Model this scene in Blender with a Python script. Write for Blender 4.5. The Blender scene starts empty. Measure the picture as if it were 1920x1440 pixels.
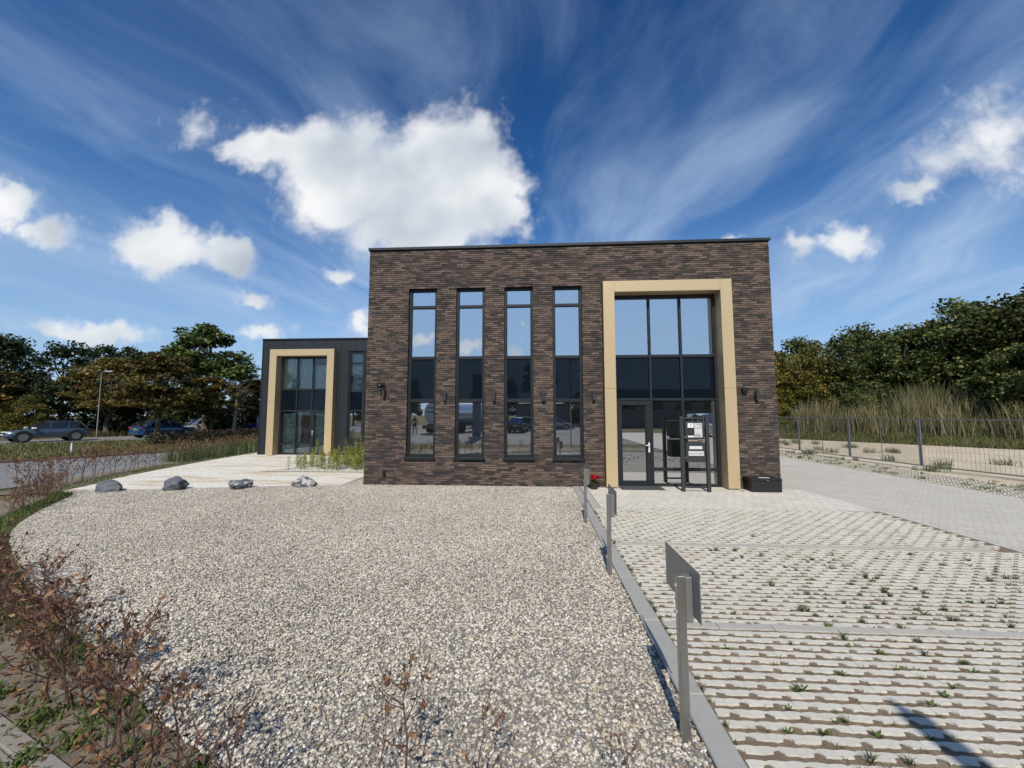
import bpy, math, random
import numpy as np
from mathutils import Vector, Matrix

scene = bpy.context.scene
COL = scene.collection
R = math.radians
rnd = random.Random(11)
rng = np.random.default_rng(5)

# ------------------------------------------------------------------ camera
cam_d = bpy.data.cameras.new('camera')
cam_d.sensor_width = 36.0
cam_d.lens = 13.5
cam_d.clip_start = 0.05
cam_d.clip_end = 3000
cam = bpy.data.objects.new('camera', cam_d)
COL.objects.link(cam)
cam.location = (4.85, -10.74, 2.0)
cam.rotation_euler = (R(90 + 4.416), 0, R(3.45))
scene.camera = cam

# ------------------------------------------------------------------ render / view
scene.render.engine = 'CYCLES'
scene.cycles.use_denoising = True
scene.cycles.use_adaptive_sampling = True
scene.cycles.adaptive_threshold = 0.02
scene.cycles.adaptive_min_samples = 8
scene.cycles.max_bounces = 5
scene.cycles.diffuse_bounces = 3
scene.cycles.glossy_bounces = 3
scene.cycles.transparent_max_bounces = 12
scene.cycles.sample_clamp_indirect = 4.0
scene.cycles.caustics_reflective = False
scene.cycles.caustics_refractive = False
scene.view_settings.view_transform = 'Standard'
scene.view_settings.look = 'None'
scene.view_settings.gamma = 1.0
scene.view_settings.exposure = 0.0

SUN_EL = 46.0
SUN_DIR = Vector((-0.06, -0.998, 0)).normalized() * math.cos(R(SUN_EL)) + Vector((0, 0, math.sin(R(SUN_EL))))

# ------------------------------------------------------------------ node helper
class X:
    """A socket with arithmetic, so that a node tree can be written as an expression."""
    def __init__(s, nt, sock): s.nt, s.k = nt, sock
    def _m(s, op, *a, clamp=False):
        n = s.nt.nodes.new('ShaderNodeMath'); n.operation = op; n.use_clamp = clamp
        for i, v in enumerate((s,) + a):
            if isinstance(v, X): s.nt.links.new(v.k, n.inputs[i])
            else: n.inputs[i].default_value = v
        return X(s.nt, n.outputs[0])
    def __add__(s, o): return s._m('ADD', o)
    __radd__ = __add__
    def __sub__(s, o): return s._m('SUBTRACT', o)
    def __rsub__(s, o): return (s * -1.0) + o
    def __mul__(s, o): return s._m('MULTIPLY', o)
    __rmul__ = __mul__
    def __truediv__(s, o): return s._m('DIVIDE', o)
    def mx(s, o): return s._m('MAXIMUM', o)
    def mn(s, o): return s._m('MINIMUM', o)
    def ab(s): return s._m('ABSOLUTE')
    def sq(s): return s._m('SQRT')
    def pw(s, o): return s._m('POWER', o)
    def gt(s, o): return s._m('GREATER_THAN', o)
    def clamp(s): return s._m('ADD', 0.0, clamp=True)
    def step(s, a, b, lo=0.0, hi=1.0):
        n = s.nt.nodes.new('ShaderNodeMapRange'); n.interpolation_type = 'SMOOTHSTEP'
        s.nt.links.new(s.k, n.inputs[0])
        for i, v in zip((1, 2, 3, 4), (a, b, lo, hi)): n.inputs[i].default_value = v
        return X(s.nt, n.outputs[0])

def vec(nt, x, y, z=0.0):
    n = nt.nodes.new('ShaderNodeCombineXYZ')
    for i, v in enumerate((x, y, z)):
        if isinstance(v, X): nt.links.new(v.k, n.inputs[i])
        else: n.inputs[i].default_value = v
    return X(nt, n.outputs[0])

def noise(nt, v, scale, detail=4.0, rough=0.55, dist=0.0, color=False):
    n = nt.nodes.new('ShaderNodeTexNoise')
    n.inputs['Scale'].default_value = scale; n.inputs['Detail'].default_value = detail
    n.inputs['Roughness'].default_value = rough; n.inputs['Distortion'].default_value = dist
    if v is not None: nt.links.new(v.k, n.inputs['Vector'])
    return X(nt, n.outputs['Color' if color else 'Fac'])

def mixc(nt, fac, a, b, mode='MIX'):
    n = nt.nodes.new('ShaderNodeMix'); n.data_type = 'RGBA'; n.blend_type = mode
    for s, v in ((n.inputs[0], fac), (n.inputs[6], a), (n.inputs[7], b)):
        if isinstance(v, X): nt.links.new(v.k, s)
        elif isinstance(v, (tuple, list)): s.default_value = (*v[:3], 1)
        else: s.default_value = v
    return X(nt, n.outputs[2])

def ramp(nt, fac, stops, const=False):
    n = nt.nodes.new('ShaderNodeValToRGB'); cr = n.color_ramp
    if const: cr.interpolation = 'CONSTANT'
    while len(cr.elements) < len(stops): cr.elements.new(0.5)
    for e, (p, c) in zip(cr.elements, stops): e.position = p; e.color = (*c[:3], 1)
    nt.links.new(fac.k, n.inputs[0])
    return X(nt, n.outputs[0])

# ------------------------------------------------------------------ world
world = bpy.data.worlds.new('World'); scene.world = world; world.use_nodes = True
nt = world.node_tree; nt.nodes.clear()
SKY_STRENGTH = 0.105
sky = nt.nodes.new('ShaderNodeTexSky'); sky.sky_type = 'NISHITA'; sky.sun_disc = False
sky.sun_elevation = R(SUN_EL); sky.sun_rotation = R(180 + 3.4)
sky.altitude = 300; sky.air_density = 1.0; sky.dust_density = 0.6; sky.ozone_density = 3.0
tc = nt.nodes.new('ShaderNodeTexCoord'); sp = nt.nodes.new('ShaderNodeSeparateXYZ')
nt.links.new(tc.outputs['Generated'], sp.inputs[0])
dx, dy, dz = (X(nt, sp.outputs[i]) for i in range(3))
hs = nt.nodes.new('ShaderNodeHueSaturation'); nt.links.new(sky.outputs[0], hs.inputs['Color'])
hs.inputs['Saturation'].default_value = 1.22; hs.inputs['Hue'].default_value = 0.500
skyc = X(nt, hs.outputs[0])
# clear air is darker towards the zenith than the model gives it
skyc = mixc(nt, 1.0, skyc, ramp(nt, dz, [(0.0, (.90, .94, .98)), (0.2, (.90, 1.04, 1.13)), (0.45, (.70, .97, 1.16)), (0.75, (.36, .66, .90))]), 'MULTIPLY')
# cirrus: noise on a high flat layer, streaked along the wind
zc = dz.mx(0.03)
cx, cy = dx / (zc + 0.16), dy / (zc + 0.16)
wob = noise(nt, vec(nt, cx, cy), 0.7, 2.0)
c1 = noise(nt, vec(nt, cx * 1.35 + wob * 1.6, cy * 0.55 + wob * 0.6), 1.5, 7.0, 0.58, 0.25)
c2 = noise(nt, vec(nt, cx * 0.55 + 3.1, cy * 0.35 + 7.7), 1.3, 1.0, 0.5)
cirrus = (c1.step(0.37, 0.74) * c2.step(0.28, 0.62, 0.22, 1.0)) * dz.step(0.0, 0.12) * dz.step(0.15, 0.75, 1.55, 0.6)
haze = (dz.step(0.0, 0.52, 0.62, 0.0) + (dy * -1.0).step(0.0, 1.0, 0.0, 0.45)).mn(0.8)
# cumulus: lumpy blobs in plan angle / height, one set ahead and one set behind
front=[(-0.756,0.757,0.098,0.071),(-0.620,0.716,0.132,0.115),(-0.511,0.704,0.130,0.127),(-0.357,0.659,0.165,0.138),(-0.223,0.707,0.141,0.154),(-0.141,0.597,0.119,0.141),(-0.295,0.534,0.220,0.101),(-0.539,0.611,0.168,0.091),(-0.068,0.519,0.055,0.060),(-0.821,0.781,0.061,0.042),(-0.399,0.491,0.104,0.040),(-1.094,0.511,0.116,0.080),(-0.994,0.465,0.119,0.066),(-0.857,0.445,0.066,0.056),(-1.562,0.615,0.103,0.070),(-1.433,0.521,0.104,0.054),(-1.232,0.231,0.152,0.040),(-1.337,0.223,0.098,0.022),(-0.507,0.363,0.054,0.033),(-0.737,0.240,0.064,0.022),(-0.473,0.233,0.044,0.025),(-0.972,0.858,0.065,0.043),(1.173,0.713,0.088,0.079),(1.085,0.645,0.101,0.057),(0.978,0.585,0.076,0.028),(1.227,0.611,0.050,0.042),(0.799,0.428,0.064,0.039),(0.681,0.412,0.044,0.023),(-0.774,0.341,0.069,0.021),(0.510,0.455,0.034,0.011),]
back=[(-0.289,0.202,0.043,0.013),(-0.155,0.163,0.031,0.014),(-0.060,0.162,0.020,0.020),(-0.043,0.211,0.013,0.007),(0.093,0.149,0.034,0.007),(-0.526,0.254,0.089,0.022),(0.337,0.117,0.040,0.014),(0.9,0.5,0.16,0.1),(-1.2,0.6,0.2,0.1)]
ay = dy.ab().mx(0.02)
px, py = dx / ay, dz / ay
pv = vec(nt, px, py)
def warp(scale, detail, amp):
    w = noise(nt, pv, scale, detail, 0.6, color=True)
    s_ = nt.nodes.new('ShaderNodeSeparateColor'); nt.links.new(w.k, s_.inputs[0])
    return (X(nt, s_.outputs[0]) - 0.5) * amp, (X(nt, s_.outputs[1]) - 0.5) * amp
wa, wb = warp(4.5, 4.0, 0.22)
qx, qy = px + wa, py + wb
def field(blobs):
    f = None
    for (bx, by, rx, ry) in blobs:
        a = (qx - bx) * (0.85 / rx); b = (qy - by) * (0.85 / ry)
        v = (1.0 - (a * a + b * b).sq()) * min(1.0, 0.35 + ry * 9) * (0.42 if (-1.05 < bx < -0.9 and by > 0.8) or bx > 1.0 else 1.0)
        f = v if f is None else f._m('SMOOTH_MAX', v, 0.25)
    return f
ahead = dy.gt(0.0)
fld = (field(front) * ahead + field(back) * (1.0 - ahead))
n1 = noise(nt, pv, 10.0, 5.0, 0.60)
dens = fld + (n1 - 0.5) * 0.70
cum = dens.step(-0.06, 0.46)
wisp = (fld + (noise(nt, vec(nt, px * 1.3, py), 15.0, 4.0, 0.62) - 0.5) * 1.5).step(-0.15, 0.55) * 0.45
s1 = noise(nt, pv, 3.1, 3.0, 0.45)
s2 = noise(nt, vec(nt, px + 0.015, py + 0.085), 3.1, 3.0, 0.45)
lit = ((s1 - s2) * 2.6 + 0.62 + dens.step(0.0, 0.5, 0.22, -0.02)).clamp()
W_ = 1.0 / SKY_STRENGTH
cloudc = ramp(nt, lit, [(0.0, (0.44*W_, 0.49*W_, 0.56*W_)), (0.5, (0.68*W_, 0.73*W_, 0.79*W_)), (1.0, (0.96*W_, 0.965*W_, 0.97*W_))])
col = mixc(nt, (cirrus * 0.78).mn(0.9), skyc, (0.42*W_, 0.55*W_, 0.76*W_))
col = mixc(nt, haze, col, (0.42*W_, 0.60*W_, 0.86*W_))
col = mixc(nt, cum._m('MAXIMUM', wisp) * dz.step(0.01, 0.06) * 0.97, col, cloudc)
bg = nt.nodes.new('ShaderNodeBackground'); bg.inputs[1].default_value = SKY_STRENGTH
nt.links.new(col.k, bg.inputs[0])
wo = nt.nodes.new('ShaderNodeOutputWorld'); nt.links.new(bg.outputs[0], wo.inputs[0])
world.cycles.sampling_method = 'MANUAL'; world.cycles.sample_map_resolution = 512

# ------------------------------------------------------------------ sun
sun_d = bpy.data.lights.new('sun', 'SUN'); sun_d.energy = 4.3; sun_d.angle = R(0.53); sun_d.color = (1.0, 0.925, 0.80)
sun = bpy.data.objects.new('sun', sun_d); COL.objects.link(sun)
sun.rotation_euler = (-SUN_DIR).to_track_quat('-Z', 'Y').to_euler()

# ------------------------------------------------------------------ object helpers
class MB:
    """Collects shapes; build() links them as one mesh object."""
    def __init__(s): s.v, s.f, s.c, s.m = [], [], [], []
    def add(s, verts, faces, col=None, mi=0):
        o = len(s.v); s.v.extend(tuple(p) for p in verts)
        for f in faces: s.f.append(tuple(i + o for i in f)); s.c.append(col); s.m.append(mi)
        return s
    def box(s, x0, x1, y0, y1, z0, z1, col=None, mi=0):
        return s.add([(x0,y0,z0),(x1,y0,z0),(x1,y1,z0),(x0,y1,z0),(x0,y0,z1),(x1,y0,z1),(x1,y1,z1),(x0,y1,z1)],
              [(0,3,2,1),(4,5,6,7),(0,1,5,4),(1,2,6,5),(2,3,7,6),(3,0,4,7)], col, mi)
    def cbox(s, x0, x1, y0, y1, z0, z1, b=0.01, col=None, mi=0):
        """box with chamfered edges on all sides"""
        P = []
        for z, i in ((z0, b), (z0 + b, 0), (z1 - b, 0), (z1, b)):
            for (x, y) in ((x0+i+b*(i==0), y0+i), (x1-i-b*(i==0), y0+i), (x1-i, y0+i+b*(i==0)), (x1-i, y1-i-b*(i==0)), (x1-i-b*(i==0), y1-i), (x0+i+b*(i==0), y1-i), (x0+i, y1-i-b*(i==0)), (x0+i, y0+i+b*(i==0))):
                P.append((x, y, z))
        F = [tuple(range(7, -1, -1)), tuple(range(24, 32))]
        for k in range(3):
            for j in range(8): F.append((k*8+j, k*8+(j+1)%8, k*8+8+(j+1)%8, k*8+8+j))
        return s.add(P, F, col, mi)
    def tube(s, pts, rad, n=6, col=None, mi=0, cap=True):
        """tapered tube along a polyline"""
        pts = [Vector(p) for p in pts]
        if not isinstance(rad, (list, tuple)): rad = [rad] * len(pts)
        P = []
        up = Vector((0, 0, 1))
        for i, p in enumerate(pts):
            d = (pts[min(i+1, len(pts)-1)] - pts[max(i-1, 0)]).normalized()
            a = d.cross(up if abs(d.z) < 0.9 else Vector((1, 0, 0))).normalized(); b = a.cross(d)
            for k in range(n):
                t = 2*math.pi*k/n + math.pi/n
                P.append(p + (a*math.cos(t) + b*math.sin(t))*rad[i])
        F = []
        for i in range(len(pts)-1):
            for k in range(n): F.append((i*n+k, i*n+(k+1)%n, (i+1)*n+(k+1)%n, (i+1)*n+k))
        if cap: F.append(tuple(range(n))); F.append(tuple((len(pts)-1)*n + n-1-k for k in range(n)))
        return s.add(P, F, col, mi)
    def loft(s, rings, closed=True, cap=True, col=None, mi=0):
        n = len(rings[0]); P = [p for r in rings for p in r]; F = []
        for i in range(len(rings)-1):
            for k in range(n if closed else n-1): F.append((i*n+k, i*n+(k+1)%n, (i+1)*n+(k+1)%n, (i+1)*n+k))
        if cap: F.append(tuple(reversed(range(n)))); F.append(tuple((len(rings)-1)*n+k for k in range(n)))
        return s.add(P, F, col, mi)
    def mesh(s, name, mats, smooth=False):
        me = bpy.data.meshes.new(name); me.from_pydata(s.v, [], s.f)
        for m in (mats if isinstance(mats, (list, tuple)) else [mats]): me.materials.append(m)
        if any(c is not None for c in s.c):
            at = me.color_attributes.new('col', 'FLOAT_COLOR', 'CORNER'); buf = []
            for f, c in zip(s.f, s.c): buf += [*(c or (.5,.5,.5)), 1.0] * len(f)
            at.data.foreach_set('color', buf)
        if any(s.m): me.polygons.foreach_set('material_index', s.m)
        if smooth: me.polygons.foreach_set('use_smooth', [True]*len(me.polygons))
        me.update(); return me
    def build(s, name, mats, parent=None, smooth=False, **kw):
        return link(name, s.mesh(name, mats, smooth), parent, **kw)

def link(name, me, parent=None, loc=None, rot=None, scale=None, label=None, cat=None, group=None, kind=None):
    o = bpy.data.objects.new(name, me); COL.objects.link(o)
    if parent is not None: o.parent = parent
    if loc is not None: o.location = loc
    if rot is not None: o.rotation_euler = rot
    if scale is not None: o.scale = scale if hasattr(scale, '__len__') else (scale,)*3
    for k, v in (('label', label), ('category', cat), ('group', group), ('kind', kind)):
        if v: o[k] = v
    return o

def empty(name, loc=(0,0,0), rz=0.0, **kw):
    o = link(name, None, None, loc, (0,0,rz), **kw); o.empty_display_size = 0.2; return o

def copy_tree(o, parent=None, **props):
    c = o.copy(); COL.objects.link(c); c.parent = parent
    for k, v in props.items(): c['category' if k == 'cat' else k] = v
    for ch in list(o.children): copy_tree(ch, c)
    return c

def np_mesh(name, V, quads, mats, cols=None, smooth=False):
    """fast mesh of quads (N,4) with one colour per face"""
    me = bpy.data.meshes.new(name); V = np.asarray(V, np.float32); Q = np.asarray(quads, np.int32)
    me.vertices.add(len(V)); me.vertices.foreach_set('co', V.ravel())
    k = Q.shape[1]
    me.loops.add(Q.size); me.loops.foreach_set('vertex_index', Q.ravel())
    me.polygons.add(len(Q)); me.polygons.foreach_set('loop_start', np.arange(0, Q.size, k, dtype=np.int32))
    for m in (mats if isinstance(mats, (list, tuple)) else [mats]): me.materials.append(m)
    if cols is not None:
        at = me.color_attributes.new('col', 'FLOAT_COLOR', 'CORNER')
        c = np.ones((len(Q), k, 4), np.float32); c[:, :, :3] = np.asarray(cols, np.float32)[:, None, :]
        at.data.foreach_set('color', c.ravel())
    if smooth: me.polygons.foreach_set('use_smooth', np.ones(len(Q), bool))
    me.update(calc_edges=True); me.validate(); return me

# ------------------------------------------------------------------ materials
def mat(name, color=(.5,.5,.5), rough=0.6, metal=0.0, spec=0.5, attr=False, var=0.0, vscale=8.0, bump=0.0, bscale=60.0, objrnd=0.0, coat=0.0, trans=None, stain=None):
    m = bpy.data.materials.new(name); m.use_nodes = True; t = m.node_tree
    b = t.nodes['Principled BSDF']
    b.inputs['Roughness'].default_value = rough; b.inputs['Metallic'].default_value = metal
    b.inputs['Specular IOR Level'].default_value = spec; b.inputs['Coat Weight'].default_value = coat
    tcn = t.nodes.new('ShaderNodeTexCoord'); ov = X(t, tcn.outputs['Object'])
    if attr:
        a = t.nodes.new('ShaderNodeVertexColor'); a.layer_name = 'col'; c = X(t, a.outputs[0])
    else: c = mixc(t, 0.0, color, color)
    if stain:
        (scol, ssc, lo, hi, amt) = stain
        c = mixc(t, noise(t, ov, ssc, 6.0, 0.6).step(lo, hi) * amt, c, scol)
    if var:
        v = noise(t, ov, vscale, 5.0, 0.6) * (2*var) + (1 - var)
        c = mixc(t, 1.0, c, vec(t, v, v, v), 'MULTIPLY')
    if objrnd:
        oi = t.nodes.new('ShaderNodeObjectInfo'); v = X(t, oi.outputs['Random']) * (2*objrnd) + (1 - objrnd)
        c = mixc(t, 1.0, c, vec(t, v, v, v), 'MULTIPLY')
    t.links.new(c.k, b.inputs['Base Color'])
    if bump:
        bn = t.nodes.new('ShaderNodeBump'); bn.inputs['Strength'].default_value = bump; bn.inputs['Distance'].default_value = 0.01
        t.links.new(noise(t, ov, bscale, 4.0).k, bn.inputs['Height']); t.links.new(bn.outputs[0], b.inputs['Normal'])
    if trans:
        tr = t.nodes.new('ShaderNodeBsdfTranslucent'); t.links.new(c.k, tr.inputs[0])
        ms = t.nodes.new('ShaderNodeMixShader'); ms.inputs[0].default_value = trans
        t.links.new(b.outputs[0], ms.inputs[1]); t.links.new(tr.outputs[0], ms.inputs[2])
        t.links.new(ms.outputs[0], t.nodes['Material Output'].inputs[0])
    return m

def glass_mat(name, refl, dark, tint=(1,1,1), see=False, fres=1.0):
    """coated glazing: mirror reflection over a dark room (or over what stands behind it when see)"""
    m = bpy.data.materials.new(name); m.use_nodes = True; t = m.node_tree; t.nodes.remove(t.nodes['Principled BSDF'])
    g = t.nodes.new('ShaderNodeBsdfGlossy'); g.inputs['Color'].default_value = (*tint, 1); g.inputs['Roughness'].default_value = 0.0
    if see:
        d = t.nodes.new('ShaderNodeBsdfTransparent'); d.inputs[0].default_value = (*dark, 1)
    else:
        d = t.nodes.new('ShaderNodeBsdfDiffuse'); d.inputs[0].default_value = (*dark, 1)
    ms = t.nodes.new('ShaderNodeMixShader')
    fr = t.nodes.new('ShaderNodeFresnel'); fr.inputs[0].default_value = 1.5
    fac = X(t, fr.outputs[0]) * (fres * (1.0 - refl)) + refl
    t.links.new(fac.k, ms.inputs[0]); t.links.new(d.outputs[0], ms.inputs[1]); t.links.new(g.outputs[0], ms.inputs[2])
    # panes are never perfectly flat: very slow waviness
    tcn = t.nodes.new('ShaderNodeTexCoord'); bn = t.nodes.new('ShaderNodeBump'); bn.inputs['Strength'].default_value = 0.10; bn.inputs['Distance'].default_value = 0.004
    t.links.new(noise(t, X(t, tcn.outputs['Object']), 1.6, 0.0).k, bn.inputs['Height']); t.links.new(bn.outputs[0], g.inputs['Normal'])
    t.links.new(ms.outputs[0], t.nodes['Material Output'].inputs[0])
    return m

def paving_mat(name, base, joint, bw, bh, var=0.12, stain=None, rot=0.0, bump=0.25, big=0.25):
    """small concrete pavers too far off to be picked apart"""
    m = bpy.data.materials.new(name); m.use_nodes = True; t = m.node_tree; b = t.nodes['Principled BSDF']; b.inputs['Roughness'].default_value = 0.85
    tcn = t.nodes.new('ShaderNodeTexCoord'); mp = t.nodes.new('ShaderNodeMapping'); mp.inputs['Rotation'].default_value = (0,0,rot)
    t.links.new(tcn.outputs['Object'], mp.inputs[0])
    br = t.nodes.new('ShaderNodeTexBrick'); t.links.new(mp.outputs[0], br.inputs['Vector'])
    br.inputs['Color1'].default_value = (*[c*(1-var) for c in base], 1); br.inputs['Color2'].default_value = (*[c*(1+var) for c in base], 1)
    br.inputs['Mortar'].default_value = (*joint, 1); br.inputs['Scale'].default_value = 1.0
    br.inputs['Brick Width'].default_value = bw; br.inputs['Row Height'].default_value = bh; br.inputs['Mortar Size'].default_value = 0.005; br.inputs['Mortar Smooth'].default_value = 0.4
    c = X(t, br.outputs[0]); ov = X(t, tcn.outputs['Object'])
    v = noise(t, ov, 0.55, 6.0, 0.6) * big + (1 - big/2)
    c = mixc(t, 1.0, c, vec(t, v, v, v), 'MULTIPLY')
    f = noise(t, ov, 40.0, 3.0) * 0.2 + 0.9
    c = mixc(t, 1.0, c, vec(t, f, f, f), 'MULTIPLY')
    if stain:
        mp2 = t.nodes.new('ShaderNodeMapping'); mp2.inputs['Scale'].default_value = stain[5]; t.links.new(tcn.outputs['Object'], mp2.inputs[0])
        c = mixc(t, noise(t, X(t, mp2.outputs[0]), stain[1], 7.0, 0.65, 0.4).step(stain[2], stain[3]) * stain[4], c, stain[0])
    t.links.new(c.k, b.inputs['Base Color'])
    bn = t.nodes.new('ShaderNodeBump'); bn.inputs['Strength'].default_value = bump; bn.inputs['Distance'].default_value = 0.004; bn.invert = True
    t.links.new(br.outputs['Fac'], bn.inputs['Height']); t.links.new(bn.outputs[0], b.inputs['Normal'])
    return m

def ground_mat(name, cols, scale, bump=0.6, bs=30.0, rough=0.95):
    m = bpy.data.materials.new(name); m.use_nodes = True; t = m.node_tree; b = t.nodes['Principled BSDF']; b.inputs['Roughness'].default_value = rough; b.inputs['Specular IOR Level'].default_value = 0.2
    tcn = t.nodes.new('ShaderNodeTexCoord'); ov = X(t, tcn.outputs['Object'])
    a = noise(t, ov, scale, 8.0, 0.65, 0.3)
    c = ramp(t, a, [(0.28 + 0.44*i/(len(cols)-1), k) for i, k in enumerate(cols)])
    f = noise(t, ov, bs*2, 4.0, 0.7) * 0.9 + 0.55
    c = mixc(t, 1.0, c, vec(t, f, f, f), 'MULTIPLY'); t.links.new(c.k, b.inputs['Base Color'])
    bn = t.nodes.new('ShaderNodeBump'); bn.inputs['Strength'].default_value = bump; bn.inputs['Distance'].default_value = 0.03
    t.links.new(noise(t, ov, bs, 5.0, 0.7).k, bn.inputs['Height']); t.links.new(bn.outputs[0], b.inputs['Normal'])
    return m

M = {}
M['brick'] = mat('brick clay', attr=True, rough=0.85, var=0.28, vscale=35, bump=0.5, bscale=90, spec=0.3)
M['mortar'] = mat('dark mortar', (.022,.020,.019), 0.95)
M['anthracite'] = mat('anthracite metal', (.016,.020,.025), 0.45, spec=0.35, var=0.06)
M['anthracite2'] = mat('anthracite panel', (.018,.023,.029), 0.5, spec=0.35, var=0.08, vscale=1.2)
M['steelbase'] = mat('brushed steel', (.42,.41,.39), 0.38, metal=0.9, var=0.2, vscale=25)
M['plate'] = mat('sign plate metal', (.30,.30,.30), 0.45, metal=0.55, var=0.06, vscale=2)
M['gold'] = mat('champagne cladding', (.50,.39,.235), 0.45, metal=0.2, var=0.04, vscale=300)
M['mirror'] = glass_mat('coated window glass', 0.66, (.01,.012,.014), (.90,.96,1.0))
M['glass_low'] = glass_mat('clear window glass', 0.55, (.016,.02,.022), (.97,.98,1.0))
M['spandrel'] = glass_mat('dark spandrel glass', 0.006, (.005,.009,.015), (.9,.95,1.0), fres=.35)
M['see'] = glass_mat('see-through glass', 0.015, (.86,.92,.91), (1,1,1), see=True)
M['black'] = mat('black coated metal', (.012,.013,.014), 0.42)
M['matte_black'] = mat('matte black plastic', (.011,.011,.012), 0.6)
M['white'] = mat('white enamel', (.75,.75,.74), 0.4)
M['alu'] = mat('light aluminium', (.62,.64,.66), 0.35, metal=0.4)
M['concrete'] = mat('pale concrete', (.57,.545,.485), 0.9, var=0.20, vscale=14, stain=((.40,.36,.29), 1.7, .52, .72, .55), bump=0.5, bscale=110, objrnd=0.05)
M['kerb'] = mat('grey kerb concrete', (.33,.325,.31), 0.85, var=0.12, vscale=22, bump=0.3, bscale=150, objrnd=0.05)
M['dividers'] = mat('grey concrete strip', (.41,.395,.355), 0.9, var=0.16, vscale=15, bump=0.3, bscale=120, objrnd=0.06)
M['soil'] = ground_mat('dry soil', [(.15,.115,.08),(.23,.18,.13),(.30,.245,.18)], 6.0, 0.7, 60.0)
M['sand'] = ground_mat('pale sand', [(.42,.36,.26),(.52,.45,.34),(.60,.53,.42)], 0.8, 0.5, 12.0)
M['verge_soil'] = ground_mat('sandy verge soil', [(.13,.108,.08),(.21,.178,.135),(.29,.25,.19)], 3.0, 0.8, 40.0)
M['field'] = ground_mat('dry meadow', [(.06,.06,.02),(.11,.095,.04),(.20,.16,.085)], 0.6, 0.9, 10.0)
M['bank'] = ground_mat('green bank', [(.045,.055,.018),(.07,.08,.026),(.12,.12,.045)], 0.8, 0.9, 10.0)
M['asphalt'] = ground_mat('asphalt', [(.16,.16,.165),(.20,.20,.205),(.25,.25,.25)], 1.2, 0.3, 120.0)
M['tile'] = mat('grey paving tile', (.235,.215,.185), 0.9, var=0.14, vscale=9, bump=0.4, bscale=140, objrnd=0.06)
M['lot_left'] = paving_mat('pale lot pavers', (.72,.695,.63), (.42,.39,.33), 0.21, 0.105, 0.05, ((.50,.385,.23), 1.1, 0.46, 0.66, 0.85, (0.35,1.6,1)), big=0.16)
M['lot_right'] = paving_mat('grey lot pavers', (.50,.475,.425), (.29,.27,.23), 0.21, 0.105, 0.07, ((.55,.53,.48), 0.8, 0.5, 0.75, 0.5, (0.5,1.5,1)), rot=R(45), big=0.20)
M['apron'] = paving_mat('entrance pavers', (.62,.585,.52), (.22,.20,.17), 0.21, 0.21, 0.06, ((.44,.42,.37), 2.2, 0.5, 0.7, 0.5, (1,1,1)), big=0.14)
M['bark'] = mat('bark', (.085,.068,.05), 0.95, var=0.35, vscale=9, bump=0.8, bscale=25)
M['stem'] = mat('reddish twig', (.10,.058,.042), 0.8, var=0.3, vscale=20)
M['leaf'] = mat('tree leaf', attr=True, rough=0.55, objrnd=0.22, trans=0.22, spec=0.3)
M['deadleaf'] = mat('dead beech leaf', attr=True, rough=0.7, trans=0.25, spec=0.25)
M['weed'] = mat('weed leaf', attr=True, rough=0.5, trans=0.2, objrnd=0.15, spec=0.3)
M['grass'] = mat('grass blade', attr=True, rough=0.6, trans=0.25, spec=0.25)
M['rubber'] = mat('tyre rubber', (.012,.012,.012), 0.8)
M['rim'] = mat('alloy rim', (.35,.36,.38), 0.35, metal=0.8)
M['carglass'] = glass_mat('car glass', 0.04, (.006,.007,.008), fres=.5)
# ================================================================== SETTING
def sheet(name, poly, z, m, kind='structure', parent=None):
    me = bpy.data.meshes.new(name); me.from_pydata([(x, y, z) for x, y in poly], [], [tuple(range(len(poly)))])
    me.materials.append(m); me.update()
    if me.polygons[0].normal.z < 0: me.flip_normals()
    return link(name, me, parent, kind=kind if parent is None else None)

def smooth_line(pts, n=6):
    out = []
    for i in range(len(pts)-1):
        p0, p1, p2, p3 = pts[max(i-1,0)], pts[i], pts[i+1], pts[min(i+2, len(pts)-1)]
        for k in range(n):
            t = k/n
            out.append(tuple(0.5*((2*p1[j]) + (-p0[j]+p2[j])*t + (2*p0[j]-5*p1[j]+4*p2[j]-p3[j])*t*t + (-p0[j]+3*p1[j]-3*p2[j]+p3[j])*t**3) for j in (0,1)))
    out.append(pts[-1]); return out

def offset_line(line, d):
    out = []
    for i, p in enumerate(line):
        a, b = line[max(i-1,0)], line[min(i+1, len(line)-1)]
        tx, ty = b[0]-a[0], b[1]-a[1]; l = math.hypot(tx, ty) or 1
        out.append((p[0] + ty/l*d, p[1] - tx/l*d))
    return out

sheet('ground', [(-400,-400),(400,-400),(400,400),(-400,400)], -0.045, M['field'])
GEDGE = smooth_line([(-7.35,-1.42),(-6.55,-1.75),(-5.4,-3.2),(-3.73,-4.8),(-0.5,-6.75),(1.17,-7.56),(2.68,-8.34),(4.2,-8.85),(5.85,-9.1)])
VERGE_OUT = offset_line(GEDGE, 0.72)
LOT_EDGE = smooth_line([(-7.35,-1.42),(-7.75,-0.2),(-8.35,1.3),(-9.15,5.37),(-9.5,9.0),(-9.9,16),(-10.2,24)])
LOT_OUT = offset_line(LOT_EDGE, -1.5)
sheet('verge', list(GEDGE) + list(reversed(VERGE_OUT)), -0.012, M['verge_soil'])
sheet('verge', list(LOT_EDGE) + list(reversed(LOT_OUT)), -0.016, M['verge_soil'])
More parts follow.
